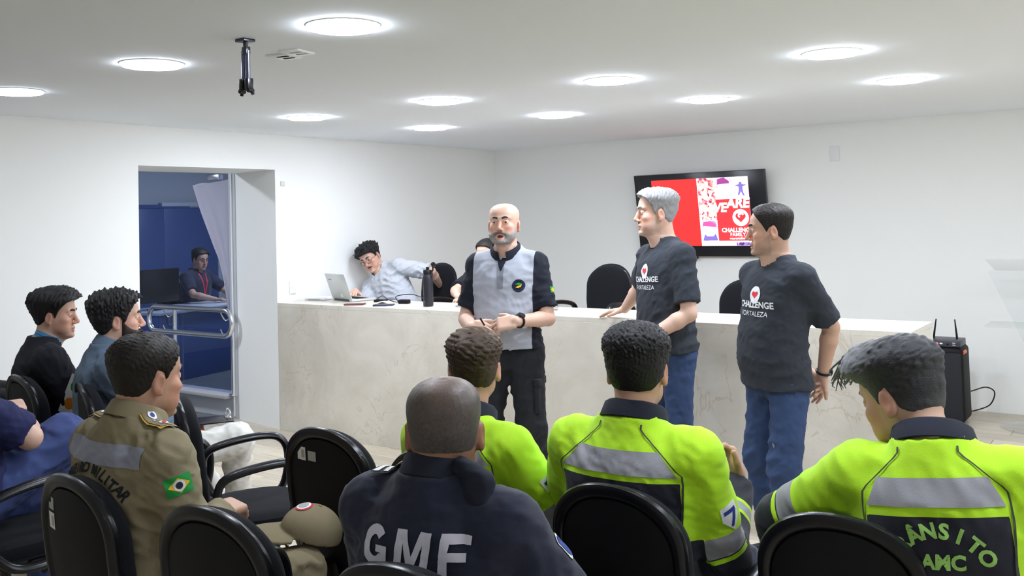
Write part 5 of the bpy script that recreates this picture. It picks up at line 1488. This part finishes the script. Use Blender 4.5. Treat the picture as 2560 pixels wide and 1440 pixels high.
def man_navy_letters():
    loc, rz = (-1.285, 1.49, 0), R_(6)
    q = person(loc, rz, 'seated man with a shaved greying head, white letters on his navy shirt', dict(pz=0.585, top=(-1.385, 1.63, 1.312), g=1.02, arm=1.04, shw=.176, lean=0, h=.0055, face=True, necku=.002, wide=1.03,
        head=(28, 3, 0), skin=SKIN['brown'], gloss=1.0, hs=1.02, neck=1.10,
        armR=dict(wr=(.17, .30, .64), hint=(1, -.35, -.35)), armL=dict(wr=(-.15, .32, .64), hint=(-.8, -.4, -.5)),
        hair=dict(line=HL, side=.0026, top=.0022, mat=HM['shaved'], na=.0003, wl=.01, fade=.02, grey=lambda V, t: 2.2 * np.exp(-((V[:, 0] / .055) ** 2 + ((V[:, 1] + .005) / .085) ** 2)) * smooth01(V[:, 2], .03, .10) - 1, label='closely shaved greying hair')))
    garment(q, 'shirt', F_['navy'], 'jacket', ex=.014, hem=-.10, seed=41, fold=.0045, h=.007, loose=.01, neckz=.49)
    collar(q, F_['navycol'], r=.076, hgt=.036, fold=.042, gap=14, z=.512, tilt=20, out=.018)
    decal('lettering', gmf_letters(), q.bvh, parent=q.gar, material=mat('print_lilac', (.62, .60, .70), rough=.8), step=.006, off=.0034, label='large white block letters', **back_frame(q, .392, .018))
    for s_, lay in ((-1, 1), (1, 0)):
        o_ = q.sh[s_] * .62 + q.w((0, 0, .455)) * .38; up = q.T[:, 2]
        if lay:
            b = decal('epaulette', rect(.115, .058), q.bvh, o_ + up * .12, q.T[:, 0], q.T[:, 1], up, q.gar, F_['blk'], off=.006, step=.015, far=.3, label='black epaulette with white and gold bars')
            for x, w_, m_ in ((-.042, .020, 'logo'), (-.012, .014, 'logo'), (.020, .022, 'gold'), (.046, .012, 'logo')):
                decal('bar', rect(w_, .050, (x, 0)), q.bvh, o_ + up * .12, q.T[:, 0], q.T[:, 1], up, q.gar, F_[m_], off=.0070, step=.015, far=.3)
        else:   # radio strap flap standing up on the right shoulder
            v = Vol(q.sh[1] - .16, q.sh[1] + .18, .006); c = q.sh[1]
            v.add(rbox(q.w((.095, -.02, .505)), (.052, .022, .055), .018, q.T @ rotm('y', R_(24)) @ rotm('x', R_(12))), .02); v.add(rbox(q.w((.13, -.03, .470)), (.04, .03, .035), .018, q.T @ rotm('y', R_(30))), .03)
            v.offset(folds(5, .05, .004)); me, _ = v.mesh('epaulette'); link('epaulette', me, F_['navycol'], q.gar, label='dark rolled shoulder flap')
    decal('arm_patch', disc(.022, 24, (0, 0), .034), q.bvh, parent=q.gar, material=F_['logo'], step=.012, far=.16, **on_arm(q, 1, .36, -38))
    decal('arm_patch', disc(.016, 24, (0, 0), .027), q.bvh, parent=q.gar, material=F_['blue'], step=.012, far=.16, off=.0026, **on_arm(q, 1, .36, -38))
    trousers(q, F_['navy'], **SIT)
man_navy_letters()

def man_centre():
    loc, rz = (-1.30, 2.38, 0), R_(2)
    q = person(loc, rz, 'seated dark haired man in yellow-green safety jacket, middle of the front row', dict(pz=0.575, top=(-1.315, 2.405, 1.340), g=1.02, arm=1.06, shw=.184, lean=2, h=.0055, head=(16, -6, 0), skin=SKIN['tan'], wide=1.02,
        armR=dict(wr=(.19, .30, .87), hint=(.15, -.3, -1), hd=(-.35, .1, .9), hn=(.5, .8, 0), curl=(.7, .8, .8, .8)), armL=dict(wr=(-.14, .32, .66), hint=(-.9, -.4, -.5)),
        hair=dict(line=HL, side=.012, top=.022, back=.002, mat=HM['black'], na=.0030, wl=.013, h=.003, seed=12)))
    garment(q, 'jacket', F_['neon'], 'jacket', ex=.016, hem=-.10, seed=51, fold=.0045, h=.0065, loose=.012, neckz=.492)
    neon_fields(q); back_tape(q); back_text(q)
    collar(q, F_['navycol'], r=.074, hgt=.040, fold=.046, gap=14, z=.512, tilt=20, out=.026)
    fr = on_arm(q, 1, .50, 20)
    decal('arm_patch', shape([(-.030, .030), (.030, .030), (.030, -.008), (0, -.042), (-.030, -.008)]), q.bvh, parent=q.gar, material=F_['logo'], step=.012, far=.16, **fr)
    decal('arm_patch', shape([(-.022, .018), (.020, .018), (.020, .008), (.000, -.030), (-.008, -.026), (.008, .008), (-.022, .008)]), q.bvh, parent=q.gar, material=F_['blue'], step=.012, far=.16, off=.0026, **fr)
    trousers(q, F_['navy'], **SIT)
man_centre()

def man_brown():
    loc, rz = (-1.885, 2.38, 0), R_(-4)
    q = person(loc, rz, 'seated curly brown haired man in yellow-green jacket behind the shaved head', dict(pz=0.525, top=(-1.91, 2.405, 1.298), g=1.0, arm=1.02, shw=.180, lean=4, h=.0055, head=(38, 2, 0), skin=SKIN['tan'],
        armR=dict(wr=(.16, .30, .66), hint=(1, -.3, -.6)), armL=dict(wr=(-.14, .32, .66), hint=(-.9, -.4, -.5)),
        hair=dict(line=HL, side=.007, top=.018, mat=HM['brown'], na=.0036, wl=.014, h=.003, seed=15, grey=lambda V, t: 1.6 * smooth01(V[:, 2], .05, .11) * smooth01(V[:, 1], -.10, .02) - 1)))
    garment(q, 'jacket', F_['neon'], 'jacket', ex=.016, hem=-.10, seed=52, fold=.0045, h=.007, loose=.010, neckz=.492)
    neon_fields(q); back_tape(q); back_text(q)
    collar(q, F_['navycol'], r=.074, hgt=.040, fold=.046, gap=14, z=.512, tilt=20, out=.026)
    fr = on_arm(q, 1, .50, 0)
    decal('arm_patch', shape([(-.030, .030), (.030, .030), (.030, -.008), (0, -.042), (-.030, -.008)]), q.bvh, parent=q.gar, material=F_['logo'], step=.012, far=.16, **fr)
    decal('arm_patch', shape([(-.022, .018), (.020, .018), (.020, .008), (.000, -.030), (-.008, -.026), (.008, .008), (-.022, .008)]), q.bvh, parent=q.gar, material=F_['blue'], step=.012, far=.16, off=.0026, **fr)
    trousers(q, F_['navy'], **SIT)
man_brown()

def man_right():
    loc, rz = (-.60, 2.40, 0), R_(4)
    q = person(loc, rz, 'seated grey haired man at the right looking down, yellow-green safety jacket', dict(pz=0.602, top=(-0.63, 2.45, 1.322), g=.95, arm=1.06, shw=.160, lean=8, side=-7, neckx=-.055, h=.005, head=(64, -20, 0), skin=SKIN['olive'], neckf=.02, hs=1.03, browm=M_['hair_dark'],
        shr={-1: (-.01, .01, .02)},
        armL=dict(wr=(-.37, .40, .86), hint=(-.9, -.2, -.60), hd=(.25, .9, .15), hn=(-.5, -.2, .85), curl=(.5, .55, .6, .6), thumb=.6), armR=dict(wr=(.05, .36, .70), hint=(1, -.3, -.5)),
        hair=dict(line=HL, side=.006, top=.024, front=.020, mat=HM['salt'], na=.0022, wl=.024, nd=(0, 1.2, .2), seed=18, h=.0034, grey=lambda V, t: 1.5 * smooth01(V[:, 1], -.02, .08) + .5 * smooth01(-V[:, 2], -.01, .05) - 1)))
    garment(q, 'jacket', F_['neon'], 'jacket', ex=.016, hem=-.10, seed=53, fold=.005, h=.0065, loose=.012, neckz=.492)
    neon_fields(q, zl=.370, tb=.60, fore_band=False, sw=.148); back_tape(q, sw=.148); back_text(q)
    collar(q, F_['navycol'], r=.074, hgt=.040, fold=.046, gap=14, z=.512, tilt=22, out=.026)
    trousers(q, F_['navy'], **SIT)
    # forelock of loose strands
    mb = MB(); rg2 = random.Random(3)
    for i in range(26):
        x = rg2.uniform(-.045, .045); z = .112 + rg2.uniform(-.012, .012)
        p = [(x, .055, z + .014), (x * 1.1, .10, z + .008 + rg2.uniform(-.005, .008)), (x * 1.2, .135 + rg2.uniform(-.01, .015), z - .02 + rg2.uniform(-.012, .010)), (x * 1.3, .140 + rg2.uniform(-.01, .02), z - .045 + rg2.uniform(-.012, .02))]
        pp = polyline([q.hc + q.HR @ (A(t) * q.hs) for t in p], 3)
        mb.tube(pp, [.0045 * (1 - i_ / len(pp)) + .0006 for i_ in range(len(pp))], 5)
    o = mb.build('forelock', HM['salt'], q.o); add_attr(o.data, 'grey', np.full(len(o.data.vertices), .3)); o['kind'] = 'stuff'
    R = rotm('z', rz); pw = R @ (q.arms[-1]['W'] + A((.045, .13, .035))) + A(q.loc)
    ph = empty('phone', tuple(pw), rz); b = MB().box((0, 0, 0), (.074, .150, .009), .004, Matrix.Rotation(R_(35), 3, 'X')).build('body', M_['black_plastic'], ph)
    MB().box(Matrix.Rotation(R_(35), 3, 'X') @ Vector((0, 0, .0049)), (.068, .142, .0006), 0, Matrix.Rotation(R_(35), 3, 'X')).build('screen', M_['black_plastic'], ph)
    tag(ph, 'black phone in the hand of the grey haired man looking down', 'phone')
man_right()

def man_officer():
    loc, rz = (-2.38, 1.53, 0), R_(-2)
    q = person(loc, rz, 'seated officer in khaki uniform with a flag on his sleeve', dict(pz=0.6, top=(-2.53, 1.63, 1.345), g=1.0, arm=1.02, shw=.172, lean=4, h=.0055, head=(2, -3, 0), skin=SKIN['tan'], hs=1.02,
        armR=dict(wr=(.07, .27, .80), hint=(.5, -.3, -.9), hd=(-.3, .9, -.1), hn=(.3, 0, .9), curl=(.3, .35, .4, .4)), armL=dict(wr=(-.14, .36, .66), hint=(-.9, -.4, -.5)),
        hair=dict(line=([0, .5, .85, 1.12, 1.30, 1.45, 1.75, 1.95, 2.4, 3.15], [.100, .094, .075, .035, .000, .025, .035, -.015, -.045, -.056]), side=.005, top=.015, z0=.0, z1=.09, mat=HM['dark'], na=.0022, wl=.018, seed=16)))
    garment(q, 'uniform_shirt', F_['khaki'], 'jacket', ex=.015, hem=-.10, seed=54, fold=.0060, h=.0065, loose=.014, neckz=.49)
    collar(q, F_['khaki'], r=.074, hgt=.040, fold=.044, gap=14, z=.512, tilt=20, out=.022)
    decal('reflective_band', rect(.37, .055), q.bvh, parent=q.gar, material=mat('grey_tape', (.26, .265, .33), rough=.5), label='grey reflective tape across the back', **back_frame(q, .435))
    decal('lettering', text_arc('BOMBEIRO MILITAR', .036, .20, 92, .0014), q.bvh, parent=q.gar, material=F_['blk'], step=.010, label='dark arched lettering', **back_frame(q, .195))
    fr, K, h = flag(q, 1, .24, 16, .072)
    decal('flag_patch', disc(.016, 24), q.bvh, parent=q.gar, material=F_['logo'], off=.0030, **fr, **K); decal('flag_patch', disc(.009, 20, (0, 0), .010), q.bvh, parent=q.gar, material=F_['charcoal'], off=.0037, **fr, **K)
    for s_ in (1, -1):
        o_ = q.sh[s_] * .74 + q.w((0, .005, .455)) * .26; up = q.T[:, 2]; ex_ = q.T[:, 0] * s_
        KK = dict(step=.014, far=.3)
        decal('epaulette', rect(.125, .060), q.bvh, o_ + up * .12, ex_, q.T[:, 1], up, q.gar, F_['gold'], off=.005, label='khaki epaulette edged in gold with rosettes', **KK)
        decal('epaulette', rect(.115, .050), q.bvh, o_ + up * .12, ex_, q.T[:, 1], up, q.gar, F_['khaki'], off=.0062, **KK)
        for x in (-.036, -.004, .028):
            decal('rosette', disc(.0125, 10, (x, 0)), q.bvh, o_ + up * .12, ex_, q.T[:, 1], up, q.gar, F_['logo'], off=.0075, **KK)
            decal('rosette', disc(.006, 10, (x, 0)), q.bvh, o_ + up * .12, ex_, q.T[:, 1], up, q.gar, F_['red'] if x > 0 else F_['blue'], off=.0085, **KK)
    trousers(q, F_['khaki'], knees=[(.15, .50, .56), (-.13, .45, .54)], ankles=[(.16, .52, .10), (-.14, .42, .10)], rad=(.098, .076, .066, .056), fold=.006)
man_officer()

def man_bluegrey():
    loc, rz = (-4.14, 2.60, 0), R_(-22); f = w2l(loc, rz)
    q = person(loc, rz, 'seated bearded man with wavy dark hair in a grey blue shirt and white trousers', dict(pz=0.59, top=(-4.20, 2.55, 1.350), g=1.04, arm=1.08, shw=.192, lean=4, h=.0048, head=(-8, 2, 0), skin=SKIN['fair'], nose=1.15, hs=1.02,
        armR=dict(wr=(.12, .36, .68), hint=(.9, -.4, -.5)), armL=dict(wr=(-.10, .38, .70), hint=(-.9, -.4, -.5)),
        hair=dict(line=([0, .5, .8, 1.02, 1.22, 1.42, 1.75, 1.95, 2.4, 3.15], [.090, .085, .065, .03, -.012, .018, .028, -.025, -.060, -.078]), side=.020, top=.030, back=.008, mat=HM['black'], na=.0070, wl=.026, seed=26),
        beard=dict(line=([0, .45, .8, 1.05, 1.3, 1.6], [-.044, -.046, -.036, -.018, .004, .01]), t=.0075, mat=HM['dbeard'], na=.0015, wl=.012, thmax=1.40, label='full dark beard')))
    garment(q, 'shirt', F_['bluegrey'], 'jacket', ex=.016, hem=-.10, seed=55, fold=.0055, h=.007, loose=.014, neckz=.49)
    collar(q, F_['bluegrey'], r=.074, hgt=.040, fold=.044, gap=14, z=.510, tilt=20, out=.020)
    kn = [f((-3.82, 3.12, .60)), f((-4.22, 3.05, .61))]; an = [f((-4.00, 3.26, .12)), f((-4.20, 3.34, .12))]
    trousers(q, F_['white'], kn, an, rad=(.098, .076, .066, .056), fold=.006, label='off white trousers', seed=8)
    shoe(q, f((-4.0, 3.28, 0)), 0, F_['shoew']); shoe(q, f((-4.20, 3.36, 0)), -10, F_['shoew'])
    cb = empty('clipboard', (-4.05, 2.95, .690), R_(-30)); MB().box((0, 0, 0), (.17, .24, .008), .003).build('board', M_['black_plastic'], cb)
    MB().tube(polyline([(-.06, .095, .006), (-.055, .105, .04), (.055, .105, .04), (.06, .095, .006)], 5), .003, 8).box((0, .10, .010), (.09, .025, .012), .003).build('clip', M_['chrome'], cb)
    tag(cb, 'black clipboard with metal clip on the white trousered knees', 'clipboard')
man_bluegrey()

def man_sweater():
    loc, rz = (-4.75, 2.62, 0), R_(-18)
    q = person(loc, rz, 'seated young man in a black sweater with a blue lanyard', dict(pz=0.59, top=(-4.80, 2.575, 1.343), g=.98, arm=1.04, shw=.185, lean=6, h=.0048, head=(-24, -2, 0), skin=SKIN['olive'], nose=1.08, neck=.95,
        armR=dict(wr=(.12, .36, .68), hint=(.9, -.4, -.5)), armL=dict(wr=(-.10, .38, .70), hint=(-.9, -.4, -.5)), stub=.35, stubc=(.25, .17, .13),
        hair=dict(line=([0, .5, .85, 1.12, 1.30, 1.45, 1.75, 1.95, 2.4, 3.15], [.088, .083, .066, .03, -.010, .02, .03, -.015, -.045, -.056]), side=.010, top=.034, z0=.0, z1=.09, front=.012, back=.004, mat=HM['black'], na=.0050, wl=.03, nd=(0, 1, -.4), seed=27)))
    garment(q, 'sweater', F_['black'], 'jacket', ex=.016, hem=-.10, seed=56, fold=.005, h=.007, loose=.012, neckz=.488)
    collar(q, F_['lanyard'], r=.069, hgt=.026, fold=.012, z=.512, tilt=22, out=.006, name='lanyard')
    collar(q, F_['black'], r=.070, hgt=.012, fold=.016, z=.503, tilt=22, out=.010, name='neck_rib')
    trousers(q, F_['blackpants'], **SIT)
man_sweater()

def man_navypolo():
    loc, rz = (-3.93, 1.75, 0), R_(-4); f = w2l(loc, rz)
    q = person(loc, rz, 'man in a navy polo shirt cut off by the left edge, elbow bent', dict(top=(-3.93, 1.70, 1.30), g=1.12, arm=1.15, shw=.2, lean=2, h=.0055, head=(-5, 0, 0), skin=SKIN['fair'], belly=.05,
        armR=dict(wr=(-.03, .30, .93), hint=(.9, .3, -.6), curl=(.5, .5, .5, .5)), armL=dict(wr=(-.10, .36, .74), hint=(-.9, -.3, -.5)),
        hair=dict(line=HL, side=.008, top=.016, mat=HM['dark'], na=.003, wl=.02, seed=28)))
    garment(q, 'polo_shirt', F_['navypolo'], 'tee', ex=.018, hem=-.10, cut=.86, seed=57, fold=.006, h=.007, loose=.02)
    collar(q, F_['navypolo'], r=.074, hgt=.040, fold=.044, gap=14, z=.510, tilt=20, out=.02)
    trousers(q, F_['jeans2'], [(.06, .44, .80), (-.12, .46, .56)], [(-.25, .56, .64), (-.14, .44, .10)], rad=(.110, .095, .07, .055), fold=.006, label='bright blue jeans, legs crossed')
man_navypolo()

def man_edge():
    loc, rz = (-5.33, 2.60, 0), R_(-14)
    q = person(loc, rz, 'person in a dark grey jacket almost wholly cut off by the left edge', dict(top=(-5.45, 2.4, 1.26), h=.007, head=(-10, 0, 0), skin=SKIN['tan'], g=1.05, lean=2,
        hair=dict(line=HL, side=.008, top=.016, mat=HM['dark'], h=.005)))
    garment(q, 'jacket', F_['darkgrey'], 'jacket', ex=.02, seed=58, h=.009, fold=.006)
    collar(q, F_['darkgrey'], r=.074, hgt=.04, fold=.044, gap=14, z=.510, tilt=20, out=.02)
    trousers(q, F_['blackpants'], h=.012, **SIT)
man_edge()

# ------------------------------------------------------------------ behind the counter
def man_laptop():
    loc, rz = (-5.60, 6.02, .25), R_(180)
    q = person(loc, rz, 'young man with curly hair and glasses leaning on the wall beside the laptop', dict(pz=.53, top=(-5.965, 6.0, 1.435), g=.98, arm=1.0, shw=.190, lean=6, side=28, h=.0042, head=(10, -22, 22), skin=SKIN['fair'], jaw=.96, neckf=.015, neck=.95,
        armR=dict(wr=(.14, .46, .815), hint=(.1, -.3, -1), hd=(-.5, .8, -.1), hn=(0, 0, 1), curl=(.3, .35, .4, .4)),
        armL=dict(wr=(-.16, -.30, .80), hint=(-1, .1, .25)), browm=M_['hair_dark'],
        hair=dict(line=([0, .5, .85, 1.12, 1.30, 1.45, 1.75, 1.95, 2.4, 3.15], [.068, .066, .056, .028, -.006, .022, .03, -.02, -.055, -.07]), side=.012, top=.026, front=.012, z0=.0, z1=.08, mat=HM['black'], na=.0085, wl=.030, seed=30),
        beard=dict(line=([0, .3, .5], [-.046, -.048, -.06]), t=.003, zlo=.060, mat=HM['dbeard'], thmax=.42, na=.0006, wl=.01, label='thin dark moustache')))
    garment(q, 't_shirt', F_['greytee'], 'tee', ex=.020, hem=-.10, cut=.92, seed=61, fold=.0075, h=.0065, loose=.022, neckr=.078, neckz=.478)
    # glasses
    hc, HR, hs = q.hc, q.HR, q.hs; f = lambda p: tuple(hc + HR @ (A(p, float) * hs))
    mb = MB()
    for k in (1, -1):
        mb.tube([f((k * .034 + .023 * math.cos(a), .108 - .010 * abs(math.cos(a)) * (1 if math.cos(a) * k > 0 else 0), .004 + .020 * math.sin(a))) for a in np.linspace(0, 2 * math.pi, 24, endpoint=False)], .0018, 6, closed=True)
        mb.tube([f((k * .056, .098, .008)), f((k * .078, .04, .010)), f((k * .080, -.01, .012))], .0016, 6)
    mb.tube([f((-.011, .109, .008)), f((0, .112, .010)), f((.011, .109, .008))], .0016, 6)
    g = mb.build('glasses', M_['dark_steel'], q.o, label='round thin framed glasses')
    trousers(q, F_['jeans'], [(.13, .30, .53), (-.13, .30, .53)], [(.14, .26, .10), (-.14, .26, .10)], h=.011)
man_laptop()
def man_hidden():
    loc, rz = (-4.70, 6.14, .25), R_(180)
    q = person(loc, rz, 'man seated behind the counter, mostly hidden by the bald speaker', dict(top=(-4.715, 6.15, 1.47), g=1.02, shw=.19, lean=14, h=.005, head=(0, -12, 0), skin=SKIN['fair'], pz=.51,
        armR=dict(wr=(-.02, .62, .80), hint=(1, .3, -.3), hd=(-.9, .3, 0), hn=(0, 0, 1)), armL=dict(wr=(-.12, .60, .80), hint=(-1, .2, -.3)), shr={1: (.02, .06, -.02)},
        hair=dict(line=HL, side=.007, top=.014, mat=HM['dark'], na=.002, wl=.02, seed=31)))
    garment(q, 't_shirt', F_['black'], 'tee', ex=.016, cut=.8, seed=62, h=.008, fold=.005)
    trousers(q, F_['jeans'], [(.13, .36, .53), (-.13, .36, .53)], [(.14, .32, .10), (-.14, .32, .10)], h=.012)
man_hidden()

# ------------------------------------------------------------------ seen through the glass
dk = empty('desk', (-9.25, 6.55, 0), R_(8))
MB().box((0, 0, .735), (.70, 1.5, .03), .004).build('top', mat('pale_laminate', (.40, .42, .46), rough=.4), dk)
MB().box((.30, 0, .36), (.03, 1.44, .72), .003).build('front_panel', blue, dk)
for y in (-.71, .71): MB().box((-.02, y, .36), (.62, .03, .72), .003).build('side_panel', blue, dk)
tag(dk, 'blue fronted desk behind the glass of the doorway', 'desk')
mn = empty('monitor', (-9.20, 6.12, .75), R_(95))
MB().box((0, 0, .26), (.50, .04, .36), .012).build('screen_case', M_['black_plastic'], mn); MB().box((0, 0, .05), (.05, .03, .10), .004).box((0, 0, .006), (.22, .16, .012), .004).build('stand', M_['black_plastic'], mn)
tag(mn, 'black monitor on the desk behind the glass, seen from its back', 'monitor')
def man_glass():
    loc, rz = (-9.75, 6.95, 0), R_(-78)
    q = person(loc, rz, 'person with a red lanyard seated at the desk behind the glass', dict(h=.007, lean=6, head=(-10, -12, 0), skin=SKIN['tan'],
        armR=dict(wr=(.16, .46, .79), hint=(1, -.2, -.5), hd=(-.3, .9, 0)), armL=dict(wr=(-.16, .46, .79), hint=(-1, -.2, -.5), hd=(.3, .9, 0)),
        hair=dict(line=HL, side=.012, top=.022, mat=HM['dark'], h=.005)))
    garment(q, 't_shirt', F_['navy'], 'tee', ex=.016, cut=.8, seed=63, h=.009, fold=.005)
    for k in (1, -1):
        decal('lanyard', shape([(-.008, -.14), (.008, -.14), (.008 + k * -.055, .12), (-.008 + k * -.055, .12)]), q.bvh, parent=q.gar, material=F_['red'], **chest_frame(q, 0, .36))
    trousers(q, F_['blackpants'], h=.013, **SIT)
man_glass()
tc_ = place_chair(-9.85, 6.95, -78, 'dark chair under the person behind the glass', 'chairs behind the glass')

# ------------------------------------------------------------------ loose things among the audience
def cap_():
    v = Vol((-.16, -.16, -.06), (.16, .26, .14), .004)
    v.add(ellip((0, 0, 0), (.083, .102, .088)), .01)
    v.sub(ellip((0, 0, -.004), (.079, .098, .083)), .003)
    v.add((lambda x, y, z: np.maximum(np.maximum(np.abs(z - .002 + 3.2 * x * x + .35 * np.maximum(y - .07, 0)) - .0048, np.sqrt((x / .082) ** 2 + ((y - .075) / .115) ** 2) * .09 - .09), -(y - .055)), A((-.12, .05, -.08)), A((.12, .22, .05))), .004)
    v.sub((lambda x, y, z: (z + .012 + np.where(y > .06, 9, 0) * 1.0) + 0 * x, A((-.16, -.16, -.06)), A((.16, .26, .02))), .003)
    me, V = v.mesh('cap')
    o = link('cap', me, F_['khaki'], None, (-2.375, 2.12, .665)); o.rotation_euler = (R_(20), R_(-6), R_(142))
    bv = BVHTree.FromPolygons([tuple(x) for x in V], [tuple(p.vertices) for p in me.polygons])
    fr = dict(o=(-.0, .04, .15), u=(-1, 0, 0), v=(0, -.55, .83), n=(0, .83, .55))
    fr = dict(o=tuple(A((0, .035, .055)) + A((0, .6, .8)) * .06), u=(-1, 0, 0), v=(0, -.8, .6), n=(0, .6, .8))
    decal('badge', disc(.027, 26), bv, parent=o, material=F_['red'], step=.012, label='round red and grey badge', **fr)
    decal('badge', disc(.0225, 26), bv, parent=o, material=F_['logo'], step=.012, off=.0024, **fr)
    decal('badge', disc(.016, 24), bv, parent=o, material=M_['grey_paper'], step=.012, off=.0032, **fr)
    MB().lathe([(.006, 0), (.006, .004), (.001, .006)], (0, 0, .086), 12).build('button', F_['khaki'], o)
    tag(o, 'khaki uniform cap with round badge resting on the officer\'s knee', 'cap')
cap_()
fy = MB().box((-4.45, 2.50, .84), (.15, .003, .20), .0, Matrix.Rotation(R_(20), 3, 'Z') @ Matrix.Rotation(R_(25), 3, 'Y')).build('flyer', M_['white_paper'], smooth=False)
for (u_, v_, c_) in ((-.03, -.04, (.7, .25, .02)), (.03, -.05, (.02, .35, .08)), (.0, .0, (.75, .5, .05)), (.04, .03, (.03, .02, .02)), (-.03, .05, (.02, .30, .06))):
    R = Matrix.Rotation(R_(20), 3, 'Z') @ Matrix.Rotation(R_(25), 3, 'Y')
    flat('picture_patch', disc(.028, 14, (u_, v_), .030), R @ Vector((0, -.0022, 0)) + Vector((-4.45, 2.50, .84)), R @ Vector((1, 0, 0)), R @ Vector((0, 0, 1)), mat('flyer_ink', c_, rough=.6), fy)
tag(fy, 'colourful printed flyer between the two chairs at the left', 'flyer')
def bag():
    v = Vol((-.22, -.2, -.02), (.22, .2, .62), .007)
    v.add(rbox((0, 0, .21), (.15, .11, .21), .07), .02); v.add(ellip((-.05, 0, .43), (.055, .06, .09)), .05); v.add(ellip((.07, 0, .42), (.05, .06, .075)), .04); v.add(rbox((0, -.11, .16), (.11, .03, .11), .03), .02)
    v.offset(folds(9, .06, .007)); me, _ = v.mesh('backpack')
    o = link('backpack', me, F_['darkgrey'], None, (-.40, 3.46, .0)); o.rotation_euler = (0, 0, .3)
    MB().tube(polyline([(-.08, .10, .40), (-.10, .17, .30), (-.09, .14, .12)], 6), .012, 8, flat=2.2).tube(polyline([(.08, .10, .40), (.10, .17, .30), (.09, .14, .12)], 6), .012, 8, flat=2.2).build('strap', F_['blk'], o)
    tag(o, 'black bag with two bumps on the floor at the bottom right corner', 'bag')
bag()
